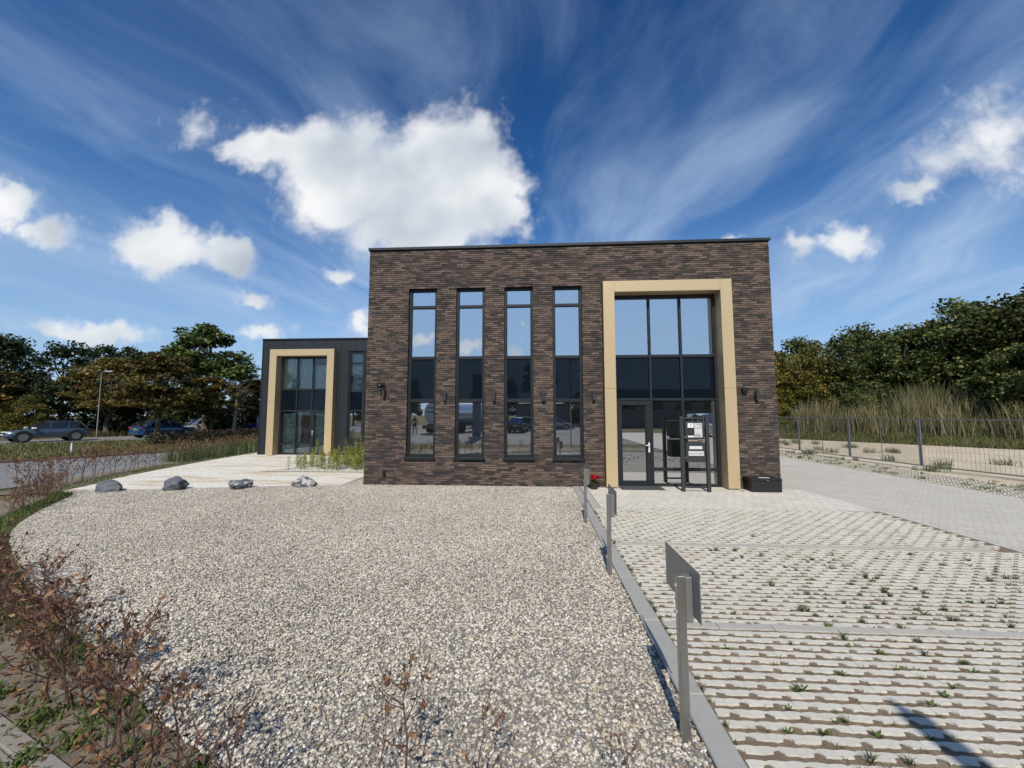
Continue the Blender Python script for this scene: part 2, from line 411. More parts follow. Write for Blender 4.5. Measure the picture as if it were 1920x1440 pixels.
# left forecourt and the strip of gravel beside the wall
sheet('forecourt', [(-0.62,-0.12),(-0.62,7.45),(-0.3,7.45),(-0.3,24)] + list(reversed(LOT_EDGE)), 0.0, M['lot_left'])
gravel_poly = [(-0.50,-0.02)] + [(-7.2,-1.36)] + GEDGE[1:] + [(5.86,0.0),(0.0,0.0),(0.0,7.3),(-0.50,7.3)]
sheet('gravel_bed', gravel_poly, -0.006, mat('gravel bed', (.26,.245,.225), 0.95, var=0.6, vscale=60, bump=1.0, bscale=70))
# side road beside the hedge and the main road further off
sheet('side_road', smooth_line([(-30,-22),(-21,-3.5),(-16.9,3.8),(-15.66,5.8),(-14.3,8.6),(-13.6,11.2),(-13.4,14)]) + list(reversed(smooth_line([(-20,-26),(-13,-9),(-10.5,-3.4),(-9.4,-0.6),(-9.9,1.5),(-10.7,5),(-11.6,9),(-12.3,14)]))), -0.022, M['asphalt'])
kb = MB()
edge = smooth_line([(-30,-22),(-21,-3.5),(-16.9,3.8),(-15.66,5.8),(-14.3,8.6),(-13.6,11.2),(-13.4,14)])
for a, b in zip(edge, edge[1:]):
    o = offset_line([a, b], -0.16)
    kb.add([(*a,-.03),(*b,-.03),(*b,.07),(*a,.07),(*o[0],-.03),(*o[1],-.03),(*o[1],.07),(*o[0],.07)], [(0,1,2,3),(3,2,6,7),(4,7,6,5)])
kb.build('road_kerb', mat('red kerb', (.12,.075,.06), 0.9, var=0.2), kind='structure')
sheet('main_road', smooth_line([(-36,-40),(-31.5,4),(-29.0,12.6),(-26.6,17),(-25,22),(-24.5,30),(-24.5,60)]) + list(reversed(smooth_line([(-45,-40),(-38.5,4),(-35.5,14),(-33.0,20),(-31.2,27),(-31,60)]))), -0.03, M['asphalt'])
# right-hand paving
sheet('car_park', [(11.86,-30),(16.3,-30),(16.3,40),(11.36,40),(11.36,0.0),(11.86,0.0)], 0.0, M['lot_right'])
sheet('entrance_apron', [(6.24,-2.27),(11.86,-2.27),(11.86,0.0),(11.36,0.0),(11.36,0.5),(6.24,0.5)], 0.001, M['apron'])
sheet('sand_yard', [(18.4,-30),(60,-30),(60,-2),(31.8,12.9),(30,15.4),(27.6,18.5),(24.7,21.9),(21,27),(18.4,40)], -0.02, M['sand'])
sheet('paving_soil', [(16.3,-30),(18.4,-30),(18.4,40),(16.3,40)], -0.018, M['sand'])
# pavement the camera stands on and the street behind it
sheet('rear_street', [(-60,-27),(60,-27),(60,-14.6),(-60,-14.6)], -0.03, M['asphalt'])
sheet('rear_car_park', [(-30,-60),(14,-60),(14,-27.3),(-30,-27.3)], -0.028, M['asphalt'])
sheet('pavement', VERGE_OUT + [(8.0,-9.9),(16.3,-9.95),(16.3,-12.2),(3.0,-12.2),(-3,-10.2),(-6.5,-7.2),(-9.3,-4.0)], -0.022, M['verge_soil'])

# grass-grid parking bays ------------------------------------------------
def soil_grid(name, x0, x1, y0, y1, z, step, amp, m):
    nx, ny = int((x1-x0)/step)+1, int((y1-y0)/step)+1
    gx, gy = np.meshgrid(np.linspace(x0,x1,nx), np.linspace(y0,y1,ny))
    gz = z + rng.normal(0, amp, gx.shape) + amp*1.5*np.sin(gx*9.1+gy*4)*np.sin(gy*11-gx*3)
    V = np.stack([gx,gy,gz], -1).reshape(-1,3); i = (np.arange(ny-1)[:,None]*nx + np.arange(nx-1)[None]).ravel()
    return np_mesh(name, V, np.stack([i,i+1,i+nx+1,i+nx],1), m, smooth=True)
link('parking_bays', soil_grid('parking_bays', 6.03,11.86,-9.3,-2.27,-0.0045,0.03,0.0025,M['soil']), kind='structure')
bays = bpy.data.objects['parking_bays']

PX, PY, PB = 0.2255, 0.0972, 0.0535
def paver_outline(r):
    a, b = PX - 0.0008, PB
    P = [(0.0, 0.0), (a*0.18, 0.0)]
    for k in range(7):
        t = math.pi*k/6; P.append((a/2 - 0.033*math.cos(t), 0.001 + 0.036*math.sin(t)))
    P += [(a*0.82, 0.0), (a, 0.0), (a, b-0.002), (a*0.80, b+0.004), (a*0.60, b+0.001), (a*0.5, b-0.005), (a*0.40, b+0.001), (a*0.20, b+0.004), (0.0, b-0.002)]
    return [(x + (r.uniform(-.002,.002) if 0 < x < a else 0), y + (r.uniform(-.0025,.0025) if 0 < x < a else 0)) for x, y in P]
def paver_add(mb, P, x, y, dz=0.0, swap=False, tone=1.0):
    n = len(P); cxm = sum(p[0] for p in P)/n; cym = sum(p[1] for p in P)/n
    rings = []
    for z, s in ((-0.03, 1.0), (0.003, 1.0), (0.006, 0.965)):
        rings.append([(x + (q[0] if not swap else q[1]), y + (q[1] if not swap else q[0]), z + dz) for q in ((cxm+(p[0]-cxm)*(1-(1-s)*.05), cym+(p[1]-cym)*s) for p in P)])
    if swap: rings = [list(reversed(r)) for r in rings]
    V = [p for r in rings for p in r]; F = []
    for i in (0, 1):
        for k in range(n): F.append((i*n+k, i*n+(k+1)%n, (i+1)*n+(k+1)%n, (i+1)*n+k))
    F.append(tuple(range(2*n, 3*n))); mb.add(V, F)
variants = []
for k in range(8):
    mb = MB(); paver_add(mb, paver_outline(rnd), 0, 0); variants.append(mb.mesh('paver', M['concrete']))
outl = [paver_outline(rnd) for _ in range(24)]
spots = []
DIV = [-6.835, -4.53]
row = 0
rows_y = []
for ya, yb in ((-9.30, -6.835-.050), (-6.835+.058, -4.53-.050), (-4.53+.058, -2.262)):
    n_ = round((yb-ya)/PY); rows_y += [ya + (yb-ya)/n_*i for i in range(n_)]
for y in rows_y:
    off = (row % 2)*PX/2
    x = 6.05 + off - PX*(row % 2)
    while x < 11.86 - PX*0.8:
        spots.append((x, y + rnd.uniform(-.0012,.0012)))
        x += PX
    row += 1
def in_view(x, y, z=0.0):
    p = cam.matrix_basis.inverted() @ Vector((x, y, z)); f = 720.0
    if p.z > -0.1: return None
    return 960 + f*p.x/-p.z, 720 - f*p.y/-p.z, -p.z
vis = [(in_view(x+.11, y+.03), (x, y)) for x, y in spots]
vis = [(v[2], s) for v, s in vis if v and -30 < v[0] < 1950 and v[1] < 1450]
vis.sort(); near = set(s for _, s in vis[:300])
mb = MB()
for s in spots:
    if s in near:
        link('paver', variants[rnd.randrange(8)], bays, (s[0], s[1], rnd.uniform(-.002,.002)))
    else: paver_add(mb, outl[rnd.randrange(24)], s[0], s[1], rnd.uniform(-.002,.002))
mb.build('pavers', M['concrete'], bays)['kind'] = 'stuff'
# smooth concrete strips between the bays, in lengths
dv = MB().cbox(0,0.496,-0.052,0.052,-0.03,0.007,0.004).mesh('divider_strip', M['dividers'])
for d in DIV:
    for k in range(11): link('divider_strip', dv, bays, (6.06+k*0.5, d, rnd.uniform(-.0015,.0015)))
# grass pavers along the fence and by the left forecourt
fp = MB()
for i in range(0, 9):
    yy = -5.0 + (i%2)*PX/2
    while yy < 15:
        paver_add(fp, outl[rnd.randrange(24)], 16.34+i*0.21, yy, rnd.uniform(-.004,.002), swap=True); yy += PX*1.0
fp.build('fence_strip_paving', M['concrete'], kind='stuff')
fp = MB()
for i in range(14):
    xx = -4.6 + i*0.09 + (i%2)*PX/2 + rnd.uniform(0,.4)
    while xx < -0.75:
        paver_add(fp, outl[rnd.randrange(24)], xx, 2.3+i*0.11, 0.022); xx += PX
sheet('forecourt_soil', [(-4.7,2.2),(-0.64,2.2),(-0.64,3.95),(-3.4,3.95)], 0.006, M['soil'])
fp.build('forecourt_grass_paving', M['concrete'], kind='stuff')

# kerb between gravel and bays, metre lengths
kerb = empty('kerb', (0,0,0), kind='structure')
km = MB().cbox(-0.085,0.085,0.003,0.997,-0.12,0.028,0.008).mesh('kerb_stone', M['kerb'])
for k in range(10): link('kerb_stone', km, kerb, (5.945 + rnd.uniform(-.003,.003), -9.75+k*0.975, rnd.uniform(-.003,.003)), scale=(1,0.975,1))
km2 = MB().cbox(-0.085,0.085,0.002,0.498,-0.12,0.030,0.008).mesh('edge_stone', M['dividers'])
for k in range(5): link('edge_stone', km2, kerb, (6.13, -2.5+k*0.5, 0.0))
# edging along the forecourt
em = MB().cbox(0.0,0.995,-0.04,0.04,-0.1,0.012,0.005).mesh('edge_stone', M['dividers'])
p0, p1 = Vector((-7.25,-1.40,0)), Vector((-0.56,-0.06,0)); dvn = (p1-p0).normalized(); ang = math.atan2(dvn.y, dvn.x)
for k in range(7): link('edge_stone', em, kerb, p0 + dvn*k*0.97, (0,0,ang))
for k in range(7): link('edge_stone', em, kerb, (-0.56,-0.06+k*1.0,0.004), (0,0,R(90)))

# pavement tiles, bottom left corner and behind the camera
pav = bpy.data.objects['pavement']
tm = [MB().cbox(0.003,0.297,0.003,0.297,-0.05,0.0,0.004).mesh('paving_tile', M['tile']) for _ in range(1)][0]
tiles = 0
to = Vector((2.20,-8.66,0)); tdx = Vector((0.93,-0.33,0)).normalized(); tdy = Vector((-tdx.y, tdx.x, 0))*-1
ta = math.atan2(tdx.y, tdx.x)
for i in range(-9, 6):
    for j in range(0, 7):
        p = to + tdx*(i*0.3) + tdy*((j+1)*0.3)
        link('paving_tile', tm, pav, (p.x, p.y, -0.006 + rnd.uniform(-.002,.002)), (0,0,ta)); tiles += 1
bmk = MB().cbox(0.0,0.998,0.0,0.10,-0.08,0.004,0.006).mesh('kerb_stone', M['tile'])
for i in range(-3, 2): link('kerb_stone', bmk, pav, to + tdx*(i*1.0) - tdy*0.004, (0,0,ta))

# gravel stones -----------------------------------------------------------
def gravel(name, poly, density, size, zb):
    me = bpy.data.meshes.new(name); me.from_pydata([(x,y,zb) for x,y in poly], [], [tuple(range(len(poly)))]); me.update()
    if me.polygons[0].normal.z < 0: me.flip_normals()
    gm = bpy.data.materials.new('gravel stones'); gm.use_nodes = True; t = gm.node_tree; b = t.nodes['Principled BSDF']; b.inputs['Roughness'].default_value = 0.75; b.inputs['Specular IOR Level'].default_value = 0.35
    oi = t.nodes.new('ShaderNodeObjectInfo')
    cols = [(0,(.15,.14,.13)),(.12,(.22,.205,.187)),(.27,(.32,.292,.255)),(.44,(.42,.38,.322)),(.60,(.52,.45,.345)),(.68,(.44,.345,.235)),(.74,(.56,.515,.445)),(.90,(.66,.625,.565))]
    c = ramp(t, X(t, oi.outputs['Random']), cols, const=True)
    tcn = t.nodes.new('ShaderNodeTexCoord'); v = noise(t, X(t, tcn.outputs['Object']), 2.2, 3.0) * 0.5 + 0.75
    c = mixc(t, 1.0, c, vec(t, v, v, v), 'MULTIPLY')
    # dustier and cleaner patches across the bed
    ge = t.nodes.new('ShaderNodeNewGeometry'); v = noise(t, X(t, ge.outputs['Position']), 0.55, 4.0, 0.6) * 0.7 + 0.68
    c = mixc(t, 1.0, c, vec(t, v, v, v), 'MULTIPLY'); t.links.new(c.k, b.inputs['Base Color'])
    me.materials.append(gm)
    o = link(name, me, label='rounded grey, white and ochre pebbles covering the bed before the brick wall', cat='gravel', kind='stuff')
    ng = bpy.data.node_groups.new('gravel', 'GeometryNodeTree')
    ng.interface.new_socket('Geometry', in_out='INPUT', socket_type='NodeSocketGeometry'); ng.interface.new_socket('Geometry', in_out='OUTPUT', socket_type='NodeSocketGeometry')
    N, Lk = ng.nodes.new, ng.links.new
    gi, go = N('NodeGroupInput'), N('NodeGroupOutput')
    dp = N('GeometryNodeDistributePointsOnFaces'); dp.inputs['Density'].default_value = density; Lk(gi.outputs[0], dp.inputs['Mesh'])
    jn = N('GeometryNodeJoinGeometry')
    for k in range(5):
        ico = N('GeometryNodeMeshIcoSphere'); ico.inputs['Radius'].default_value = 1.0; ico.inputs['Subdivisions'].default_value = 2
        tr = N('GeometryNodeTransform'); tr.inputs['Scale'].default_value = [(1.25,.95,.6),(1.0,.8,.7),(1.45,.85,.62),(1.05,1.0,.55),(1.15,.7,.8)][k]
        spn = N('GeometryNodeSetPosition'); nz = N('ShaderNodeTexNoise'); nz.noise_dimensions = '4D'; nz.inputs['W'].default_value = k*3.7; nz.inputs['Scale'].default_value = 0.9; nz.inputs['Detail'].default_value = 1.0
        sb = N('ShaderNodeVectorMath'); sb.operation = 'SUBTRACT'; sb.inputs[1].default_value = (.5,.5,.5); Lk(nz.outputs['Color'], sb.inputs[0])
        sc_ = N('ShaderNodeVectorMath'); sc_.operation = 'SCALE'; sc_.inputs['Scale'].default_value = 1.1; Lk(sb.outputs[0], sc_.inputs[0])
        Lk(ico.outputs[0], tr.inputs[0]); Lk(tr.outputs[0], spn.inputs['Geometry']); Lk(sc_.outputs[0], spn.inputs['Offset'])
        sm = N('GeometryNodeSetMaterial'); sm.inputs['Material'].default_value = gm; Lk(spn.outputs[0], sm.inputs[0])
        ss = N('GeometryNodeSetShadeSmooth'); Lk(sm.outputs[0], ss.inputs[0])
        g2i = N('GeometryNodeGeometryToInstance'); Lk(ss.outputs[0], g2i.inputs[0]); Lk(g2i.outputs[0], jn.inputs[0])
    iop = N('GeometryNodeInstanceOnPoints'); Lk(dp.outputs['Points'], iop.inputs['Points']); Lk(jn.outputs[0], iop.inputs['Instance']); iop.inputs['Pick Instance'].default_value = True
    rr = N('FunctionNodeRandomValue'); rr.data_type = 'FLOAT_VECTOR'; rr.inputs[0].default_value = (-.6,-.6,0); rr.inputs[1].default_value = (.6,.6,6.283); Lk(rr.outputs[0], iop.inputs['Rotation'])
    rs = N('FunctionNodeRandomValue'); rs.data_type = 'FLOAT'; rs.inputs[2].default_value = size*0.55; rs.inputs[3].default_value = size*1.35; rs.inputs['Seed'].default_value = 9; Lk(rs.outputs[1], iop.inputs['Scale'])
    Lk(iop.outputs[0], go.inputs[0])
    md = o.modifiers.new('stones', 'NODES'); md.node_group = ng
    return o
gravel('gravel', gravel_poly, 4200, 0.0102, 0.004)
# ================================================================== BRICK OFFICE
BW, BH = 11.34, 6.80
office = empty('brick_office', (0,0,0), label='two-storey dark brown brick office with tall narrow windows and a gold entrance frame', cat='building')
WIN = [(1.20, 2.03), (2.59, 3.42), (3.975, 4.805), (5.35, 6.18)]
WZ0, WZ1 = 0.78, 5.625
ENT = (6.73, 10.26, 0.0, 5.71)
openings = [(a, b, WZ0, WZ1) for a, b in WIN] + [ENT]
# mortar core of the front wall, with real openings
wl = MB()
xs = sorted({0.006, BW-0.006} | {v for o in openings for v in o[:2]})
for xa, xb in zip(xs, xs[1:]):
    o = next((o for o in openings if o[0] <= xa + 1e-6 and xb <= o[1] + 1e-6), None)
    if o is None: wl.box(xa, xb, 0.010, 0.30, -0.2, BH)
    else:
        if o[2] > 0.01: wl.box(xa, xb, 0.010, 0.30, -0.2, o[2])
        wl.box(xa, xb, 0.010, 0.30, o[3], BH)
wall = wl.build('wall', M['mortar'], office)
# bricks
tones = [((.158,.114,.092),3),((.138,.099,.081),4),((.108,.079,.067),5),((.084,.064,.056),5),((.060,.049,.046),5),((.046,.041,.041),4),((.092,.069,.059),3)]
pool = [c for c, n in tones for _ in range(n)]
def brick_cols(u, z):
    # batches: neighbouring bricks tend to share a tone
    s = math.sin(u*1.7+z*2.3)*math.sin(u*0.6-z*3.1)
    c = pool[rnd.randrange(len(pool))] if rnd.random() > 0.30 else (pool[rnd.randrange(0,8)] if s > 0 else pool[rnd.randrange(14,len(pool))])
    k = rnd.uniform(.86,1.14); return tuple(v*k for v in c)
def brick_add(mb, x0, x1, y, z0, z1, col, j=True):
    e = 0.0035; q = [rnd.uniform(-.002,.002) for _ in range(4)] if j else [0]*4
    mb.add([(x0,y+e,z0+q[0]),(x1,y+e,z0+q[1]),(x1,y+e,z1+q[2]),(x0,y+e,z1+q[3]),
            (x0+e,y,z0+e+q[0]),(x1-e,y,z0+e+q[1]),(x1-e,y,z1-e+q[2]),(x0+e,y,z1-e+q[3]),
            (x0,y+.035,z0+q[0]),(x1,y+.035,z0+q[1]),(x1,y+.035,z1+q[2]),(x0,y+.035,z1+q[3])],
           [(4,5,6,7),(0,1,5,4),(1,2,6,5),(2,3,7,6),(3,0,4,7),(8,9,1,0),(9,10,2,1),(10,11,3,2),(11,8,0,3)], col)
pieces = []
PITCH, CH = 0.216, 0.0598
off = 0.0
for k in range(-2, int(BH/CH)):
    z0, z1 = k*CH + 0.002, k*CH + CH - 0.0085
    off = (off + rnd.choice((.054,.108,.108,.162)) ) % PITCH
    cuts = [o for o in openings if o[2] < z0+0.02 and o[3] > z1-0.02]
    spans, x = [], 0.0
    for o in sorted(cuts): spans.append((x, o[0])); x = o[1]
    spans.append((x, BW))
    for a, b in spans:
        x = a - ((a - off) % PITCH)
        while x < b - 0.02:
            l = PITCH
            x0, x1 = max(x, a), min(x + l - 0.0065, b)
            if x1 - x0 > 0.03: pieces.append((x0, x1, z0, z1))
            x += l
def bdepth(p):
    v = in_view((p[0]+p[1])/2, 0, (p[2]+p[3])/2); return v[2]
hidden = lambda p: (10.2 < p[0] < 11.2 and p[3] < 0.42) or p[3] < 0.0
full = sorted((p for p in pieces if p[1]-p[0] > 0.2 and not hidden(p)), key=bdepth)
nearb = set(full[:300])
bvar = []
for c in pool:
    mb = MB(); brick_add(mb, 0, PITCH-0.0065, 0, 0, CH-0.0105, (lambda q: tuple(v*q for v in c))(rnd.uniform(.9,1.1)), False); bvar.append(mb.mesh('brick', M['brick']))
rest = MB()
for p in pieces:
    y = rnd.uniform(-.0025,.0025)
    if p in nearb: link('brick', bvar[rnd.randrange(len(bvar))], wall, (p[0], y, p[2]))
    else: brick_add(rest, p[0], p[1], y, p[2], p[3], brick_cols(p[0], p[2]))
rest.build('bricks', M['brick'], wall)['kind'] = 'stuff'
# brick returns inside the window reveals
rv = MB()
for a, b in WIN:
    for k in range(13, 94):
        z0, z1 = k*CH+.002, k*CH+CH-.0085
        for xx, s in ((a, -1), (b, 1)):
            x0, x1 = (xx-.03, xx+.0015) if s < 0 else (xx-.0015, xx+.03)
            rv.box(x0, x1, 0.012, 0.14, z0, z1, brick_cols(xx, z0))
rv.build('reveal_bricks', M['brick'], wall)['kind'] = 'stuff'
# remaining volume and roof edge
vol = MB(); vol.box(0.004, BW-0.004, 0.70, 19.0, -0.2, BH-0.1)
vol.box(0.004, 6.5, 0.301, 0.70, -0.2, BH-0.1); vol.box(10.4, BW-0.004, 0.301, 0.70, -0.2, BH-0.1); vol.box(6.5, 10.4, 0.301, 0.70, 5.8, BH-0.1)
vol.build('rear_volume', paving_mat('side brick', (.085,.062,.054), (.022,.02,.019), .216, .06, .3, big=.2), office)
cp = MB(); cp.cbox(-0.035, BW+0.035, -0.045, 0.35, BH-0.012, BH+0.065, 0.006)
for xx in (-0.035, BW-0.28): cp.cbox(xx, xx+0.315, 0.352, 19.1, BH-0.012, BH+0.065, 0.006)
cp.build('roof_coping', M['anthracite'], office)

def frame_rect(mb, x0, x1, z0, z1, w, y0, y1, b=0.004):
    mb.cbox(x0, x0+w, y0, y1, z0, z1, b); mb.cbox(x1-w, x1, y0, y1, z0, z1, b)
    mb.cbox(x0+w+.0005, x1-w-.0005, y0+.002, y1, z0, z0+w, b); mb.cbox(x0+w+.0005, x1-w-.0005, y0+.002, y1, z1-w, z1, b)
def pane(name, x0, x1, z0, z1, y, m, parent):
    t = 0.012
    return MB().box(0, x1-x0, 0, t, 0, z1-z0).build(name, m, parent, loc=(x0, y, z0))

for (a, b) in WIN:
    w = empty('window', (0,0,0)); w.parent = office
    fr = MB(); y0, y1 = 0.095, 0.165
    frame_rect(fr, a+.004, b-.004, WZ0, WZ1-.004, 0.062, y0, y1)
    for zc, hh in ((5.095,.033),(3.595,.035),(2.365,.042)): fr.cbox(a+.067, b-.067, y0+.003, y1-.004, zc-hh, zc+hh, .004)
    # slim sash beads round each pane
    rows = [(5.128,5.559,'mirror'),(3.630,5.062,'mirror'),(2.407,3.560,'spandrel'),(0.842,2.323,'glass_low')]
    fr.build('frame', M['anthracite'], w)
    for z0, z1, m in rows:
        bd = MB(); frame_rect(bd, a+.0665, b-.0665, z0+.0005, z1-.0005, 0.018, y0+.022, y1-.012, .003); bd.build('glazing_bead', M['anthracite'], w)
        pane('pane', a+.080, b-.080, z0+.012, z1-.012, y0+.040, M[m], w)
    MB().cbox(a-.03, b+.03, -0.065, 0.10, WZ0-.065, WZ0-.004, .005).build('sill', M['anthracite'], w)

# gold entrance surround -------------------------------------------------
sr = empty('entrance_surround'); sr.parent = office
GX0, GX1, GI0, GI1, GZ, GIZ, GY0, GY1 = 6.755, 10.235, 7.063, 9.930, 5.695, 5.385, -0.125, 0.34
for nm, x0, x1, z0, z1 in (('cladding_panel', GX0, GI0, 0.03, 2.685), ('cladding_panel', GX0, GI0, 2.690, GZ), ('cladding_panel', GI1, GX1, 0.03, 2.685), ('cladding_panel', GI1, GX1, 2.690, GZ), ('cladding_panel', GI0+.003, GI1-.003, GIZ, GZ)):
    MB().cbox(x0, x1, GY0, GY1, z0, z1, .003).build(nm, M['gold'], sr)
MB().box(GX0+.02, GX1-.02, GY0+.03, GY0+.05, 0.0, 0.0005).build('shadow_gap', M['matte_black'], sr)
# curtain wall
cw = empty('curtain_wall'); cw.parent = office
yf, yb = 0.235, 0.345
ml = MB()
for x0, x1 in ((GI0+.001, GI0+.075), (8.062, 8.128), (8.925, 8.99), (GI1-.075, GI1-.001)): MB().cbox(x0, x1, yf, yb, 0.0, GIZ-.001, .004).build('mullion', M['anthracite'], cw)
pass
tm_ = MB()
cols = [(GI0+.0755, 8.0615), (8.1285, 8.9245), (8.9905, GI1-.0755)]
for x0, x1 in cols:
    for z0, z1 in ((GIZ-.10, GIZ-.0015), (3.585, 3.665), (2.365, 2.435)): MB().cbox(x0, x1, yf+.003, yb-.004, z0, z1, .004).build('transom', M['anthracite'], cw)
for x0, x1 in cols[1:]:
    for z0, z1 in ((0.425, 0.505), (0.0, 0.075)): MB().cbox(x0, x1, yf+.003, yb-.004, z0, z1, .004).build('transom', M['anthracite'], cw)
pass
for x0, x1 in cols:
    pane('pane', x0+.006, x1-.006, 3.672, GIZ-.107, yf+.05, M['mirror'], cw)
    pane('pane', x0+.006, x1-.006, 2.442, 3.578, yf+.05, M['spandrel'], cw)
for x0, x1 in cols[1:]:
    pane('pane', x0+.006, x1-.006, 0.512, 2.358, yf+.05, M['glass_low'], cw)
    pane('pane', x0+.006, x1-.006, 0.082, 0.418, yf+.05, M['glass_low'], cw)
door = empty('door'); door.parent = office
df = MB(); frame_rect(df, cols[0][0]+.004, cols[0][1]-.004, 0.012, 2.355, 0.115, yf-.012, yb-.02, .005); df.build('frame', M['anthracite'], door)
bd = MB(); frame_rect(bd, cols[0][0]+.1195, cols[0][1]-.1195, 0.1275, 2.2395, 0.022, yf+.012, yb-.03, .003); bd.build('glazing_bead', M['anthracite'], door)
pane('pane', cols[0][0]+.135, cols[0][1]-.135, 0.143, 2.224, yf+.045, M['glass_low'], door)
hd = MB(); hx = cols[0][1]-.062
hd.cbox(hx-.02, hx+.02, yf-.024, yf-.0125, 0.93, 1.20, .003); hd.tube([(hx, yf-.02, 1.13), (hx, yf-.075, 1.13), (hx-.115, yf-.08, 1.125)], .012, 6)
hd.build('handle', M['white'], door, smooth=False)
hg = MB()
for z in (0.35, 1.05, 1.8, 2.15): MB().tube([(cols[0][0]+.018, yf-.03, z), (cols[0][0]+.018, yf-.03, z+.11)], .016, 8).build('hinge', M['black'], door)
pass
mat_ = MB().cbox(7.12, 8.25, -0.30, 0.22, 0.004, 0.018, .004).build('door_mat', mat('ribbed grey mat', (.055,.06,.065), 0.95, var=.25, vscale=120), label='dark grey door mat lying before the glass entrance door', cat='door mat')

# wall lamps and fittings ------------------------------------------------
def wall_lamp(x, z, label):
    r = empty('wall_lamp', (x, 0, z), label=label, cat='wall lamp', group='up and down wall lamps between the windows')
    MB().cbox(-.05,.05,-.028,-.003,-.07,.07,.004).build('back_plate', M['black'], r)
    MB().cbox(-.04,.04,-.115,-.0285,-.125,.125,.006).build('housing', mat('lamp housing', (.03,.032,.036), .45), r)
    MB().box(-.03,.03,-.105,-.04,-.1275,-.1255).build('lens', M['alu'], r)
wall_lamp(2.31, 2.49, 'slim black wall lamp on the brick between the first and second tall windows')
wall_lamp(3.70, 2.49, 'slim black wall lamp on the brick between the second and third tall windows')
wall_lamp(5.08, 2.49, 'slim black wall lamp on the brick between the third and fourth tall windows')
wall_lamp(6.46, 2.50, 'slim black wall lamp on the brick beside the gold frame, window side')
wall_lamp(10.80, 2.50, 'slim black wall lamp on the brick pier nearest the right building corner')
wall_lamp(0.545, 2.60, 'slim black wall lamp under the round camera at the left building corner')
cm = empty('security_camera', (0.475, 0, 2.83), label='black dome security camera on an arm above the left corner lamp', cat='camera')
MB().tube([(.05,-.003,-.02),(.05,-.03,-.02)], .055, 12).build('base', M['black'], cm)
MB().tube([(.05,-.03,-.02),(.0,-.14,-.03)], .025, 8).build('arm', M['black'], cm)
sph = MB(); rings = []
for i in range(9):
    t = math.pi*i/8; rings.append([(.075*math.sin(t)*math.cos(2*math.pi*k/14)-.0, -.17+.075*math.sin(t)*math.sin(2*math.pi*k/14), -.05+.075*math.cos(t)) for k in range(14)])
sph.loft(rings, cap=False); sph.build('housing', mat('gloss black dome', (.008,.008,.009), .12), cm, smooth=True)
dt = empty('motion_sensor', (10.49, 0, 2.645), label='small black motion sensor box on the brick right of the gold frame', cat='sensor')
MB().cbox(-.075,.075,-.11,-.003,-.055,.055,.01).build('housing', M['black'], dt)
MB().cbox(-.05,.05,-.10,-.02,-.085,-.056,.008).build('lens', mat('sensor lens', (.02,.02,.022), .3), dt)
sk = empty('outdoor_socket', (0.60, 0, 0.34), label='small black outdoor socket box low on the left brick corner', cat='socket')
MB().cbox(-.045,.045,-.07,-.003,-.03,.07,.006).build('cover', M['black'], sk); MB().cbox(-.03,.03,-.055,-.004,-.085,-.031,.006).build('base', M['matte_black'], sk)

# ================================================================== DARK METAL UNIT
unit = empty('metal_unit', (-8.72, 7.5, 0), label='flat-roofed anthracite metal-clad unit with gold frame left of the brick office', cat='building')
UH = 5.66; UW = 8.70
FX0, FX1, FI0, FI1, FZ, FIZ = 0.62, 3.86, 0.97, 3.51, 5.14, 4.82      # frame
NX0, NX1, NZ0, NZ1 = 4.47, 5.19, 0.75, 5.02                           # narrow window
uop = [(FX0+.1, FX1-.1, 0.0, FZ-.1), (NX0, NX1, NZ0, NZ1)]
px_ = [0.0, 0.30] + [0.30+0.745*k for k in range(1, 12)]; px_ = [p for p in px_ if p < UW] + [UW]
cuts = sorted(set(px_) | {v for o in uop for v in o[:2]})
for xa, xb in zip(cuts, cuts[1:]):
    g0 = .004 if xa in px_ else 0; g1 = .004 if xb in px_ else 0
    o = next((o for o in uop if o[0] <= xa+1e-6 and xb <= o[1]+1e-6), None)
    for z0, z1 in ([(0.0, UH)] if o is None else [q for q in ((0.0, o[2]), (o[3], UH)) if q[1]-q[0] > .05]):
        MB().cbox(xa+g0, xb-g1, 0.0, 0.07, z0, z1, .003).build('panel', M['anthracite2'], unit)
bk = MB(); bk.box(0.01, UW, 1.2, 14.0, -.1, UH-.01); bk.box(0.01, .25, .0705, 1.2, -.1, UH-.02); bk.box(5.5, UW, .0705, 1.2, -.1, UH-.02); bk.box(.25, 5.5, .0705, 1.2, 5.2, UH-.02)
bk.build('rear_volume', M['anthracite2'], unit)
MB().box(.252, 5.498, 1.10, 1.19, -.05, 5.19).build('room_back', mat('dim room', (.10,.10,.10), .9, var=.4, vscale=1.5), unit)
MB().cbox(-.04, UW, -.05, .3, UH+.002, UH+.075, .006).build('roof_coping', M['anthracite'], unit)
MB().cbox(-.025, .02, -.025, .0, 0.0, UH, .004).build('corner_trim', M['anthracite'], unit)
us = empty('entrance_surround'); us.parent = unit
for x0, x1, z0, z1 in ((FX0, FI0, .02, 2.60), (FX0, FI0, 2.605, FZ), (FI1, FX1, .02, 2.60), (FI1, FX1, 2.605, FZ), (FI0+.003, FI1-.003, FIZ, FZ)):
    MB().cbox(x0, x1, -0.36, 0.16, z0, z1, .003).build('cladding_panel', M['gold'], us)
ucw = empty('curtain_wall'); ucw.parent = unit
c3 = [(FI0+.07, FI0+.80), (FI0+.865, FI0+1.595), (FI0+1.66, FI1-.07)]
ml = MB()
